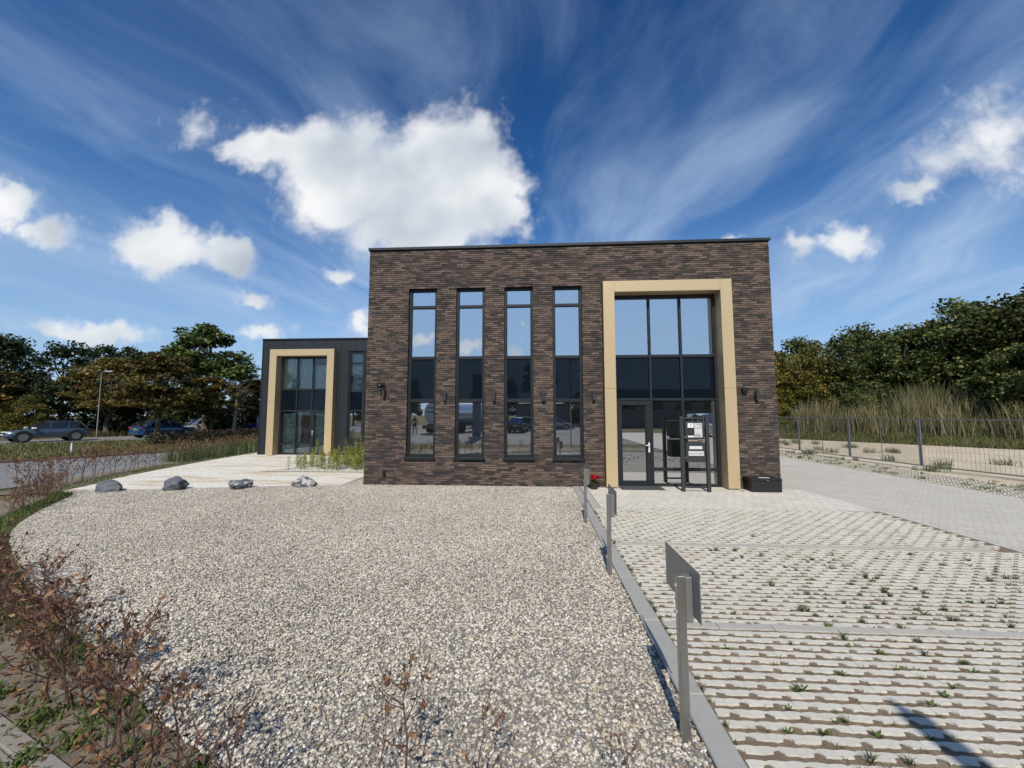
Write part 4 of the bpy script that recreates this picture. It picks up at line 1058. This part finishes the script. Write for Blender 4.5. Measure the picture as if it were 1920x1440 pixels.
blade_obj('reeds', P, 1.65+.55*nz_, .018, STRAW+[(.36,.29,.17)]+[(.10,.11,.045),(.08,.10,.04)], 5, .3, label='tall straw-coloured reeds on the bank behind the fence', cat='reeds', kind='stuff')
P = bank_pts(2600, -10, 6, 6.5, 10.0)
blade_obj('green_reeds', P, 1.9, .028, [(.10,.12,.06),(.13,.14,.075),(.08,.10,.045)], 6, .25, label='grey-green reeds at the top of the bank below the trees', cat='reeds', kind='stuff')
P = bank_pts(12000, -20, 16, .3, 6.0); nz_ = np.sin(P[:,0]*2.1)*np.sin(P[:,1]*1.7+P[:,0])
blade_obj('bank_grass', P, .42+.2*nz_, .022, [(.10,.11,.03),(.14,.125,.04),(.075,.09,.025),(.20,.17,.07)], 7, .6, label='rough grass along the foot of the bank beside the sand', cat='grass', kind='stuff')
# meadow left
def in_poly(x, y, poly):
    c = False; j = len(poly)-1
    for i in range(len(poly)):
        (xi,yi),(xj,yj) = poly[i],poly[j]
        if (yi>y) != (yj>y) and x < (xj-xi)*(y-yi)/(yj-yi)+xi: c = not c
        j = i
    return c
def scatter(poly, n, z=0.0):
    xs_, ys_ = [p[0] for p in poly], [p[1] for p in poly]; out = []
    while len(out) < n:
        x, y = rnd.uniform(min(xs_),max(xs_)), rnd.uniform(min(ys_),max(ys_))
        if in_poly(x, y, poly): out.append((x,y,z))
    return out
mead = [(-17.2,4.0),(-15.9,6.0),(-14.5,8.8),(-13.8,11.5),(-13.6,16),(-16,22),(-22.5,24),(-24,20),(-26,16.6),(-31,12.6),(-40,7.5),(-30,-4),(-21.3,-3.2)]
blade_obj('meadow_grass', scatter(mead, 14000, -.045), .19, .02, [(.13,.125,.045),(.10,.125,.035),(.18,.155,.07),(.08,.11,.03),(.22,.185,.09)], 9, .7, label='dry rough grass between the side road and the main road', cat='grass', kind='stuff')
tallp = [(-10.9,4.5),(-9.7,4.5),(-9.75,9),(-10.1,18),(-14,22),(-13.2,14),(-12.1,9)]
blade_obj('tall_grass', scatter(tallp, 5200, -.02), .52, .014, [(.10,.15,.055),(.13,.17,.07),(.08,.12,.045),(.17,.18,.085)], 10, .35, label='tall grey-green grass beside the forecourt, left of the metal unit', cat='grass', kind='stuff')
far = [(-31,22),(-26,24.5),(-24,30),(-24,36),(-30,30),(-40,22),(-36,19.8)]
blade_obj('road_verge_grass', scatter(far, 4500, -.04), .5, .022, [(.16,.115,.05),(.11,.09,.04),(.09,.09,.03)], 12, .5, label='brown grass at the foot of the trees beyond the main road', cat='grass', kind='stuff')
# short turf along the verge between shrubs and paving
GT = [(.09,.14,.03),(.12,.17,.04),(.07,.11,.025),(.16,.18,.06)]
strip = list(LOT_EDGE) + list(reversed(offset_line(LOT_EDGE, -.62)))
P = [p for p in scatter(strip, 5600, -.014)]
P += [p for p in scatter(list(GEDGE[:26]) + list(reversed(offset_line(GEDGE[:26], .42))), 4600, -.01)]
V = blade_obj('verge_grass', P, .075, .006, GT, 14, .8, label='short green grass fringing the forecourt and the left gravel edge', cat='grass', kind='stuff')
P = []
vpoly = list(GEDGE[24:]) + list(reversed(offset_line(GEDGE[24:], .55)))
for c in scatter(vpoly, 95, -.01):
    for _ in range(rnd.randrange(25,70)): P.append((c[0]+rnd.gauss(0,.055), c[1]+rnd.gauss(0,.055), -.012))
blade_obj('ground_weeds', P, .055, .008, GT+[(.10,.13,.03)], 15, 1.1, label='low green weeds growing in the soil under the dead saplings', cat='weeds', kind='stuff')
# fallen leaves
C = np.array([(x, y, .008) for x, y, z in scatter(list(GEDGE[20:]) + list(reversed(offset_line(GEDGE[20:], .55))), 1500)])
V, Q, cl = leaf_quads(C, .021, r, [(.20,.10,.045),(.27,.15,.075),(.13,.065,.03)], 2.0)
link('fallen_leaves', np_mesh('fallen_leaves', V, Q, M['deadleaf'], cl), label='fallen brown leaves lying on the verge soil', cat='leaves', kind='stuff')

# dead beech saplings -------------------------------------------------------
def sapling(seed, H, n_br, n_leaf, lush):
    rr = random.Random(seed); r = np.random.default_rng(seed); s = MB(); nodes = []
    x = y = 0; pts = [(0,0,-.05)]; k = 7
    for i in range(1, k+1):
        x += rr.uniform(-.03,.03); y += rr.uniform(-.03,.03); pts.append((x,y,H*i/k))
    s.tube(pts, [.0072*(1-.8*i/k)+.0012 for i in range(k+1)], 5)
    for _ in range(n_br):
        i = rr.randrange(1,k); p = Vector(pts[i]).lerp(Vector(pts[i+1]), rr.random()); a = rr.uniform(0,6.3); l = rr.uniform(.10,.34)*(1.2-.6*i/k)
        q = p + Vector((math.cos(a)*l*.6, math.sin(a)*l*.6, l*rr.uniform(.3,.9))); e_ = q + Vector((math.cos(a)*l*.25, math.sin(a)*l*.25, l*.45))
        s.tube([p,q,e_], [.004,.003,.0015], 4, cap=False); nodes += [p.lerp(q,t) for t in (.5,.75,1)] + [q.lerp(e_,t) for t in (.4,.8,1)]
        if rr.random() < .5:
            b2 = q + Vector((rr.uniform(-.1,.1),rr.uniform(-.1,.1),rr.uniform(.02,.14))); s.tube([q,b2], [.0025,.0012], 3, cap=False); nodes += [q.lerp(b2,.6), b2]
    nodes += [Vector(pts[-1]), Vector(pts[-2])]*3
    C = np.array([nodes[rr.randrange(len(nodes))] + Vector((rr.gauss(0,.014),rr.gauss(0,.014),rr.gauss(-.008,.014))) for _ in range(n_leaf)])
    V, Q, cl = leaf_quads(C, .023, r, [(.20,.095,.055),(.28,.15,.075),(.13,.065,.045),(.36,.22,.12),(.16,.08,.065)], -.1, .45)
    return s.mesh('stem', M['stem']), np_mesh('leaves', V, Q, M['deadleaf'], cl)
lush = [sapling(200+i, rnd.uniform(.60,.85), 16, 135, 1) for i in range(5)]
thin = [sapling(230+i, rnd.uniform(.62,.82), 9, 60, 0) for i in range(5)]
sparse = [sapling(260+i, rnd.uniform(.55,.8), 6, 16, 0) for i in range(4)]
def put_sapling(pool, x, y, s, label, group):
    st, lv = pool[rnd.randrange(len(pool))]; e = empty('beech_sapling', (x,y,0), rnd.uniform(0,6.3), label=label, cat='sapling', group=group); e.scale = (s,s,s)
    e.rotation_euler = (rnd.uniform(-.12,.12), rnd.uniform(-.12,.12), rnd.uniform(0,6.3)); link('stem', st, e); link('leaves', lv, e)
mid = offset_line(GEDGE, .26)
def along(line, step):
    out, acc = [], 0.0
    for a, b in zip(line, line[1:]):
        l = math.hypot(b[0]-a[0], b[1]-a[1]); t = (step-acc)/l if l else 2; 
        while t <= 1: out.append((a[0]+(b[0]-a[0])*t, a[1]+(b[1]-a[1])*t)); t += step/l
        acc = (acc + l) % step
    return out
for x, y in along(mid, .15):
    x += rnd.uniform(-.08,.08); y += rnd.uniform(-.12,.12)
    if -5.3 < x < -1.9: continue
    if x < 1.0: put_sapling(lush if rnd.random() < .75 else thin, x, y, rnd.uniform(.55,.92), 'dead brown beech sapling with curled leaves in the thick stretch by the gravel edge', 'leafy dead saplings at the gravel edge')
    elif x < 3.0: put_sapling(thin if rnd.random() < .6 else lush, x, y, rnd.uniform(.8,1.05), 'thin dead beech sapling with few leaves near the pavement corner', 'thin dead saplings near the pavement')
    elif x < 3.7 and rnd.random() < .62: put_sapling(sparse, x, y, rnd.uniform(.62,.95), 'almost leafless dead sapling poking up before the open gravel', 'almost leafless saplings before the gravel')
for (x, y, sc_, po, lb) in [(4.18,-8.62,.92,thin,'tall thin dead sapling standing alone before the middle of the gravel'),(4.02,-8.64,.62,sparse,'short bare sapling just left of the lone tall one'),(4.55,-8.66,.66,thin,'short forked dead sapling right of the lone tall one'),(5.33,-8.72,.55,thin,'short dead sapling with a rusty leaf bunch near the kerb')]:
    put_sapling(po, x, y, sc_, lb, None)
hl = offset_line(LOT_EDGE, -.95)
for x, y in along(hl, .24):
    if y > 10: break
    put_sapling(lush if rnd.random() < .55 else thin, x+rnd.uniform(-.1,.1), y+rnd.uniform(-.1,.1), rnd.uniform(.9,1.25), 'dead reddish beech sapling in the row between forecourt and side road', 'dead saplings along the side road')
# dark undergrowth closing the wood floor
UG = np.concatenate([np.column_stack([r.uniform(-75,-22,9000), np.zeros(9000), np.abs(r.normal(0,1.25,9000))])])
UG[:,1] = 24 + (-(UG[:,0])-22)*-.22 + r.uniform(6,22,9000)
V, Q, cl = leaf_quads(UG, .26, r, DK); link('undergrowth', np_mesh('undergrowth', V, Q, M['leaf'], cl), label='dark leafy undergrowth filling the wood beyond the main road', cat='undergrowth', kind='stuff')
UG = np.column_stack([r.uniform(14,70,6000), r.uniform(-5,60,6000), np.abs(r.normal(0,1.6,6000))]); d_ = (UG[:,0]-29.4)*.8+(UG[:,1]-15.2)*.6
UG = UG[(d_ > 13) & (d_ < 30)]; UG[:,2] += 1.6
UG2 = np.column_stack([r.uniform(16,34,3500), r.uniform(34,42,3500), np.abs(r.normal(0,1.6,3500))])
V, Q, cl = leaf_quads(np.concatenate([UG,UG2]), .28, r, GB); link('undergrowth', np_mesh('undergrowth', V, Q, M['leaf'], cl), label='dark undergrowth between the trunks of the trees on the right bank', cat='undergrowth', kind='stuff')
# clipped hedge near the metal unit
hp = np.array([(-18.6+.10*k_ + rnd.uniform(-.45,.45), 11.8 + k_*.75 + rnd.uniform(-.3,.3), rnd.uniform(.1,.85)) for k_ in range(14) for _ in range(240)])
hedge = empty('hedge', (-18,16,0), label='low dark brown-green hedge before the parked blue cars', cat='hedge')
V, Q, cl = leaf_quads(hp - np.array([-18,16,0]), .07, r, [(.045,.035,.02),(.03,.03,.014),(.075,.045,.03)]); link('foliage', np_mesh('foliage', V, Q, M['leaf'], cl), hedge)
sm = MB()
for k_ in range(14): sm.tube([(-.6+.10*k_, -4.2+k_*.75, -.05), (-.55+.10*k_, -4.15+k_*.75, .6)], [.03,.012], 5)
sm.build('stems', M['bark'], hedge)

# weeds in the paver joints --------------------------------------------------
def rosette(seed, n, L_, w):
    rr = random.Random(seed); m = MB()
    for i in range(n):
        a = i*2.399+rr.uniform(-.3,.3); e = rr.uniform(.25,1.15); l = L_*rr.uniform(.6,1.2); ca, sa = math.cos(a), math.sin(a); c = (rr.uniform(.08,.12), rr.uniform(.12,.165), rr.uniform(.025,.045))
        pts = [(0,0,0)] + [(ca*l*t*math.cos(e*(1-.35*t)), sa*l*t*math.cos(e*(1-.35*t)), l*t*math.sin(e*(1-.35*t))) for t in (.4,.75,1)]
        V = []
        for p, ww in zip(pts, (.25,1,.8,.1)): V += [(p[0]-sa*w*ww, p[1]+ca*w*ww, p[2]), (p[0]+sa*w*ww, p[1]-ca*w*ww, p[2])]
        m.add(V, [(0,1,3,2),(2,3,5,4),(4,5,7,6)], c)
    return m.mesh('weed', M['weed'])
def tuft(seed, n, h):
    r1 = np.random.default_rng(seed); P = np.column_stack([r1.normal(0,.012,n), r1.normal(0,.010,n), np.zeros(n)]); V, Q, c = blades(P, h, .0028, r1, [(.09,.12,.03),(.14,.14,.05),(.07,.10,.03)], 1.0); return np_mesh('weed', V, Q, M['weed'], c)
ros = [rosette(300+i, rnd.randrange(7,13), rnd.uniform(.045,.075), rnd.uniform(.006,.010)) for i in range(5)]
tfs = [tuft(320+i, rnd.randrange(18,40), rnd.uniform(.05,.10)) for i in range(5)]
n_w = 0
while n_w < 300:
    if n_w < 170: x, y = rnd.uniform(6.3,11.7), -9.0 + abs(rnd.gauss(0,1))*2.0
    else: x, y = rnd.uniform(7.4,11.8), rnd.uniform(-6.8,-4.7)
    if y > -2.5 or y < -9.1 or (y > -4.4 and rnd.random() < .75): continue
    y = min(rows_y, key=lambda q: abs(q-y)) - .016 + rnd.uniform(-.006,.012)
    rs = rnd.random() < .55
    link('weed', (ros if rs else tfs)[rnd.randrange(5)], None, (x,y,-.008), (0,0,rnd.uniform(0,6.3)), rnd.uniform(.5,1.05),
         label='broad-leaved green weed rosette growing in a joint of the parking bays' if rs else 'wispy grass tuft growing in a joint of the parking bays', cat='weed', group='leafy weeds in the parking bays' if rs else 'grass tufts in the parking bays'); n_w += 1
for k_ in range(36):
    link('weed', (ros+tfs)[rnd.randrange(10)], None, (6.045+rnd.uniform(-.01,.02), rnd.uniform(-8.6,-2.6), -.004), (0,0,rnd.uniform(0,6.3)), rnd.uniform(.5,1.0), label='small weed squeezed along the inner side of the kerb', cat='weed', group='weeds along the kerb')
P = []
for _ in range(620):
    c = (rnd.uniform(6.1,11.8), min(rows_y, key=lambda q, y=rnd.uniform(-9,-2.4): abs(q-y))-.018)
    for _ in range(rnd.randrange(5,16)): P.append((c[0]+rnd.gauss(0,.02), c[1]+rnd.gauss(0,.008), -.006))
blade_obj('joint_grass', P, .026, .0022, [(.12,.15,.045),(.16,.16,.06),(.20,.165,.085)], 30, 1.0, label='sparse short grass and moss in the soil joints of the bays', cat='grass', kind='stuff')
P = []
for c in [(16.4+rnd.random()*1.9, rnd.uniform(-3,14)) for _ in range(130)]:
    for _ in range(14): P.append((c[0]+rnd.gauss(0,.06), c[1]+rnd.gauss(0,.06), 0))
blade_obj('fence_strip_weeds', P, .09, .008, GT, 31, .9, label='short weeds in the grass pavers along the fence', cat='weeds', kind='stuff')
P = []
for c in [(rnd.uniform(18.6,24), rnd.uniform(-2,18)) for _ in range(30)]:
    for _ in range(60): P.append((c[0]+rnd.gauss(0,.16), c[1]+rnd.gauss(0,.16), -.02))
blade_obj('yard_weeds', P, .28, .010, [(.12,.15,.06),(.16,.18,.08)], 32, .7, label='scattered grey-green weeds on the sand behind the fence', cat='weeds', kind='stuff')
# tall weeds between the two buildings
def tall_weed(seed, H):
    rr = random.Random(seed); r1 = np.random.default_rng(seed); m = MB(); m.tube([(0,0,0),(rr.uniform(-.04,.04),rr.uniform(-.04,.04),H*.5),(rr.uniform(-.08,.08),rr.uniform(-.08,.08),H)], [.007,.005,.002], 4)
    st = m.mesh('stem', mat('green stem', (.10,.13,.035), .7)); n = int(130*H); t = r1.random(n)**.8; a = r1.uniform(0,6.3,n); d = (.13*(1-t)+.035)*r1.random(n)
    V, Q, cl = leaf_quads(np.column_stack([np.cos(a)*d, np.sin(a)*d, H*(.06+.96*t)]), .044, r1, [(.27,.29,.06),(.20,.24,.05),(.34,.34,.09)], 0.2, .20); return st, np_mesh('leaves', V, Q, M['weed'], cl)
tws = [tall_weed(400+i, h) for i, h in enumerate((.45,.7,.95,1.25,1.55))]
for k_ in range(210):
    x = -.66 - abs(rnd.gauss(0,1.9)); y = rnd.uniform(2.4,5.2)
    if x < -4.3: continue
    i = min(4, max(0, int(rnd.gauss(3.1+x*.9, .9)))); st, lv = tws[i]
    e = empty('tall_weed', (x,y,.02), rnd.uniform(0,6.3), label='tall yellow-green weed growing in the gap between the two buildings', cat='weed', group='tall weeds between the buildings'); e.scale = (1,1,rnd.uniform(.8,1.15)); link('stem', st, e); link('leaves', lv, e)
# ================================================================== VEHICLES
def paint(name, c): return mat(name, c, .28, metal=.25, coat=.8)
def car(loc, heading, L_, W_, H_, pm, label, kind='suv', group=None, name='parked_car'):
    root = empty(name, (*loc, 0), heading, label=label, cat='van' if kind == 'van' else 'car', group=group)
    hl, hw = L_/2, W_/2; zb = .24 if kind != 'suv' else .30
    # (x, z of the shoulder line, half width) front is +x
    belt = {'suv':.62,'hatch':.64,'van':.60}[kind]*H_
    hood = {'suv':.60,'hatch':.56,'van':.58}[kind]*H_
    st = [(-hl,.50*H_,.80),(-hl+.06,belt*.94,.93),(-hl+.5,belt,1.0),(-hl*.3,belt,1.0),(hl*.28,belt*.985,1.0),(hl*.5,hood,.99),(hl-.45,hood*.93,.96),(hl-.10,hood*.80,.86),(hl,.50*H_*.8,.74)]
    rings = []
    for x, z, k in st:
        w = hw*k; rings.append([(x,-w*.92,zb),(x,-w,zb+.14),(x,-w,z*.72),(x,-w*.965,z-.04),(x,-w*.88,z),(x,0,z+.03),(x,w*.88,z),(x,w*.965,z-.04),(x,w,z*.72),(x,w,zb+.14),(x,w*.92,zb)])
    body = MB().loft(rings).build('body', pm, root, smooth=False)
    body.data.polygons.foreach_set('use_smooth', [True]*len(body.data.polygons))
    # greenhouse
    if kind == 'suv': gh = [(-hl+.12,belt-.05,.86),(-hl+.55,H_*.945,.76),(-hl*.2,H_*.98,.77),(hl*.10,H_*.955,.76),(hl*.47,hood-.02,.84)]
    elif kind == 'van': gh = [(-hl+.05,belt-.05,.90),(-hl+.16,H_*.97,.80),(-hl*.2,H_*.99,.80),(hl*.30,H_*.95,.78),(hl*.72,hood-.03,.84)]
    else: gh = [(-hl+.14,belt-.05,.86),(-hl+.62,H_*.93,.72),(-hl*.15,H_*.985,.73),(hl*.12,H_*.95,.72),(hl*.52,hood-.02,.84)]
    rings = [[(x,-hw*.90,belt-.06 if i not in (0,4) else z-.06),(x,-hw*k,z),(x,0,z+(.03 if 0 < i < 4 else 0)),(x,hw*k,z),(x,hw*.90,belt-.06 if i not in (0,4) else z-.06)] for i,(x,z,k) in enumerate(gh)]
    MB().loft(rings, closed=True).build('windows', M['carglass'], root)
    rf = MB(); rr_ = []
    for x, z, k in gh[1:4]: rr_.append([(x,-hw*k*1.02,z-.03),(x,-hw*k*.93,z+.014),(x,0,z+.045),(x,hw*k*.93,z+.014),(x,hw*k*1.02,z-.03)])
    rf.loft(rr_, closed=False, cap=False)
    for s in (-1,1):
        for (a, b) in ((gh[0],gh[1]),(gh[4],gh[3])): rf.tube([(a[0],s*hw*.885,a[1]),(b[0],s*hw*b[2]*.995,b[1]-.02)], .045, 4)
        for fx in (.02,-.42): 
            xx = fx*hl; rf.tube([(xx,s*hw*.915,belt-.03),(xx-.06,s*hw*.775 if kind!='hatch' else s*hw*.735,H_*.955)], .035, 4)
    rf.build('roof', pm, root)
    for sx in (-1,1):
        for sy in (-1,1):
            x = sx*hl*.615 + (.02 if sx > 0 else -.02); rw = .36 if kind == 'suv' else .31
            w = MB().tube([(x, sy*(hw-.20), rw), (x, sy*(hw+.012), rw)], rw, 20).build('wheel', M['rubber'], root)
            MB().tube([(x, sy*(hw+.0125), rw), (x, sy*(hw+.020), rw)], rw*.66, 14).build('rim', M['rim'], w)
            MB().tube([(x, sy*(hw-.30), rw+.03), (x, sy*(hw+.004), rw+.03)], rw*1.17, 20).build('wheel_arch', M['matte_black'], root)
    for s in (-1,1):
        MB().cbox(hl-.30,hl-.03,s*hw*.56-.19,s*hw*.56+.19,hood*.74,hood*.86,.03).build('headlight', mat('lamp glass', (.75,.78,.8), .15), root)
        MB().cbox(-hl-.012,-hl+.16,s*hw*.72-.14,s*hw*.72+.14,belt*.80,belt*.93,.02).build('taillight', mat('red lamp', (.40,.012,.012), .2), root)
        MB().cbox(hl*.36,hl*.46,s*(hw+.02)-.07,s*(hw+.02)+.09*s+.07,belt,belt+.13,.02).build('mirror', pm if kind != 'suv' else M['white'], root)
    MB().cbox(hl-.06,hl+.012,-hw*.52,hw*.52,zb+.12,zb+.40,.02).build('grille', M['matte_black'], root)
    MB().cbox(-hl-.02,-hl+.03,-.26,.26,.48*H_-.06,.48*H_+.05,.004).build('number_plate', mat('yellow plate', (.65,.45,.03), .5), root)
    MB().cbox(hl+.013,hl+.025,-.26,.26,zb+.20,zb+.31,.004).build('number_plate', mat('pale plate front', (.6,.58,.5), .5), root)
    return root
car((-30.6,15.3), R(247), 4.0, 1.62, 1.48, paint('grey-blue paint', (.055,.085,.12)), 'grey-blue estate car with dark windows driving on the main road at the far left', 'suv', name='estate_car')
car((-27.9,21.4), R(84), 4.2, 1.78, 1.48, paint('blue paint', (.015,.07,.19)), 'blue hatchback seen from behind, partly hidden by the chestnut trunk', 'hatch', name='hatchback_car')
car((-29.6,27.0), R(250), 3.9, 1.7, 1.50, paint('silver paint', (.40,.42,.44)), 'silver hatchback beyond the blue one on the main road', 'hatch', name='hatchback_car')
car((-25.6,31.6), R(75), 4.2, 1.78, 1.82, paint('bright blue paint', (.012,.05,.26)), 'bright blue van close to the metal unit corner', 'van', name='blue_van')

# street lamps
def street_lamp(loc, H_, arm, rz, label, lean=0.0, name='street_lamp'):
    r = empty(name, (*loc,0), rz, label=label, cat='street lamp'); r.rotation_euler = (0, lean, rz)
    MB().tube([(0,0,-.1),(0,0,H_*.5),(0,0,H_)], [.036,.032,.026], 10).build('pole', mat('galvanised pole', (.34,.34,.33), .5, metal=.3, var=.1), r)
    MB().tube([(0,0,H_-.02),(arm*.3,0,H_+.10),(arm,0,H_+.14)], .03, 6).build('arm', M['galv'], r)
    MB().cbox(arm-.05,arm+.55,-.09,.09,H_+.09,H_+.19,.03).build('lamp_head', M['alu'], r)
street_lamp((-30.5,18.4), 5.3, .35, R(5), 'white street lamp post standing at the main road before the chestnuts')
street_lamp((-25.2,33.5), 6.2, .3, R(180), 'street lamp half hidden by trees near the metal unit corner')
mk = empty('marker_post', (-19.2, 8.0, 0), label='small white marker post in the grass between the roads', cat='marker post')
MB().cbox(-.035,.035,-.035,.035,-.05,.48,.01).build('post', M['white'], mk); MB().cbox(-.04,.04,-.04,.04,.40,.43,.004).build('band', M['alu'], mk)

# ================================================================== ACROSS THE STREET (seen mirrored in the panes)
g = 'trees across the street mirrored in the windows'
k = 3
for (x, y, s, kd) in [(-14,-44,.85,'dark'),(-9,-47,.8,'shrub'),(-3,-46,1.0,'shrub'),(-20,-42,.9,'dark'),(-27,-40,1.0,'dark'),(5.5,-50,1.05,'maple'),(-1,-50,.95,'maple'),(11,-52,.8,'shrub'),(16,-51,.75,'dark'),(-36,-34,1,'dark'),(-45,-30,1.1,'dark'),(44,-46,1.0,'dark'),(52,-38,1.0,'dark'),(-52,-18,1.1,'dark'),(20,-49,.7,'shrub'),(-24,-56,.9,'shrub'),(-18,-58,.9,'dark'),(-12,-56,.8,'shrub'),(-6,-58,.85,'shrub'),(0,-57,.8,'dark'),(6,-59,.85,'shrub'),(12,-61,.9,'shrub'),(-30,-52,.9,'shrub')]:
    tree('street_tree', kd, k, x, y, s, k*1.7, 'tree across the street behind the viewer, mirrored in the window panes', group=g); k += 1
hall = empty('dark_hall', (12,-47,0), label='long dark industrial hall across the street, mirrored in the entrance glass', cat='building')
MB().cbox(0,34,-12,0,0,5.4,.05).build('wall', mat('dark hall cladding', (.035,.038,.045), .6), hall)
MB().cbox(-.2,34.2,-12.2,.25,5.41,5.6,.05).build('roof_edge', M['anthracite'], hall)
for q in range(8): MB().cbox(1.2+q*4.1,3.6+q*4.1,.002,.06,2.6,3.7,.02).build('window', M['carglass'], hall)
for q in range(3): MB().cbox(3+q*10,6.4+q*10,.002,.08,0,3.2,.02) .build('door', M['anthracite2'], hall) if False else None
low_ = empty('low_building', (2.0,-46,0), label='low grey flat-roofed building across the street, mirrored in the third window', cat='building')
MB().cbox(0,8,-9,0,0,3.2,.04).build('wall', mat('grey render', (.07,.07,.075), .8), low_); MB().cbox(-.3,8.3,-9.2,.4,3.21,3.5,.03).build('roof_edge', M['anthracite'], low_)
MB().cbox(2,4,.002,.05,1,2.2,.02).build('window', M['carglass'], low_)
can = empty('canopy_column', (0.09,-20.3,0), label='square grey column with a wide base across the street, mirrored in the second window', cat='column')
MB().cbox(-.32,.32,-.32,.32,.18,5.2,.02).build('shaft', mat('grey column', (.10,.12,.15), .6), can); MB().cbox(-.6,.6,-.6,.6,-.05,.179,.02).build('base', M['kerb'], can)
street_lamp((7.02,-12.75), 5.15, .25, R(-88), 'thin street lamp behind the viewer, mirrored in the fourth window', name='rear_street_lamp')
car((3.0,-31.5), R(-82), 4.1, 1.78, 1.6, paint('black paint', (.012,.013,.016)), 'black hatchback parked across the street, mirrored in the third window', 'hatch', name='hatchback_car')
car((3.9,-36.5), R(-82), 4.2, 1.78, 1.6, paint('dark grey paint', (.05,.055,.06)), 'dark grey car parked behind the black one, mirrored in the third window', 'suv', name='estate_car')
car((7.6,-40.0), R(5), 4.2, 1.78, 1.5, paint('pale grey paint', (.30,.31,.32)), 'pale car across the street, mirrored in the fourth window', 'hatch', name='hatchback_car')
car((20.7,-25.5), R(85), 4.6, 1.9, 2.0, paint('white paint', (.6,.62,.62)), 'white van across the street, mirrored in the entrance side pane', 'van', name='white_van')
# tanker
tk = empty('tanker_truck', (-5.6,-27.5,0), R(-62), label='tanker truck with a pale tank end across the street, mirrored in the left windows', cat='truck')
def disc(x, rad, zc, n=24, e=1.0): return [(x, rad*e*math.cos(2*math.pi*k_/n), zc+rad*math.sin(2*math.pi*k_/n)) for k_ in range(n)]
MB().loft([disc(0.0,.95,2.05),disc(.06,1.14,2.05),disc(.16,1.2,2.05),disc(8.6,1.2,2.05),disc(8.75,1.0,2.05)]).build('tank', mat('polished tank', (.62,.63,.64), .22, metal=.7), tk, smooth=False)
te = MB().loft([disc(-.10,.55,2.05),disc(-.03,.98,2.05),disc(.0,1.02,2.05)]).build('tank_end', mat('pale tank end', (.45,.46,.47), .5), tk)
MB().cbox(-.02,.03,-.5,.5,2.50,2.62,.01).build('emblem', mat('red emblem', (.25,.03,.05), .5), te, loc=(-.1,0,0))
MB().cbox(-.02,.03,-.75,.75,2.12,2.22,.01).build('print', mat('dark print', (.05,.055,.07), .5), te, loc=(-.12,0,0))
MB().cbox(0,9.5,-.55,.55,.75,.95,.02).build('chassis', M['black'], tk)
MB().cbox(-.15,.05,-1.2,1.2,.45,.85,.02).build('rear_bumper', mat('red marker board', (.22,.03,.025), .5), tk)
cab = MB().loft([[(9.2,-1.2,.6),(9.2,1.2,.6),(9.2,1.2,3.2),(9.2,-1.2,3.2)],[(11.2,-1.2,.5),(11.2,1.2,.5),(11.2,1.2,2.0),(11.2,-1.2,2.0)],[(11.35,-1.15,.5),(11.35,1.15,.5),(11.0,1.1,3.3),(11.0,-1.1,3.3)]]).build('cab', M['white'], tk)
MB().cbox(11.2,11.38,-1.0,1.0,1.9,2.8,.02).build('windscreen', M['carglass'], tk)
for x in (.9,2.2,3.5,8.6,10.3):
    for s in (-1,1): MB().tube([(x,s*.75,.5),(x,s*1.2,.5)], .5, 18).build('wheel', M['rubber'], tk)
# worker in a yellow vest
pr = empty('person', (-6.9,-26.0,0), label='person in a bright yellow vest standing behind the tanker, mirrored in the left window', cat='person')
def skin_body(name, J, E_, m, parent):
    me = bpy.data.meshes.new(name); me.from_pydata([j[:3] for j in J], E_, []); me.materials.append(m); o = link(name, me, parent)
    md = o.modifiers.new('skin', 'SKIN'); md.use_smooth_shade = True
    for v, j in zip(me.skin_vertices[0].data, J): v.radius = (j[3], j[4] if len(j) > 4 else j[3])
    me.skin_vertices[0].data[0].use_root = True
    o.modifiers.new('sub', 'SUBSURF').levels = 1; o.modifiers['sub'].render_levels = 1; return o
J = [(0,0,.95,.15,.11),(0,0,1.18,.14,.10),(0,0,1.42,.16,.10),(0,0,1.52,.055),(0,.01,1.60,.085,.095),(0,.01,1.72,.08,.09),
     (-.10,0,.90,.085),(-.13,.02,.50,.06),(-.14,0,.09,.045),(-.15,-.12,.04,.04),(.10,0,.90,.085),(.14,-.02,.50,.06),(.17,0,.09,.045),(.18,-.12,.04,.04),
     (-.20,0,1.42,.055),(-.27,.02,1.15,.042),(-.26,-.10,.92,.032),(-.26,-.14,.84,.03),(.20,0,1.42,.055),(.27,.03,1.15,.042),(.27,-.08,.92,.032),(.27,-.12,.84,.03)]
E_ = [(0,1),(1,2),(2,3),(3,4),(4,5),(0,6),(6,7),(7,8),(8,9),(0,10),(10,11),(11,12),(12,13),(2,14),(14,15),(15,16),(16,17),(2,18),(18,19),(19,20),(20,21)]
skin_body('body', J, E_, mat('dark work clothes', (.02,.022,.03), .9), pr)
skin_body('vest', [(0,0,1.02,.17,.125),(0,0,1.2,.165,.12),(0,0,1.42,.175,.115)], [(0,1),(1,2)], mat('yellow vest', (.55,.62,.03), .7), pr)
MB().tube([(0,.01,1.69),(0,.01,1.80)], [.105,.07], 10).build('cap', M['white'], pr)
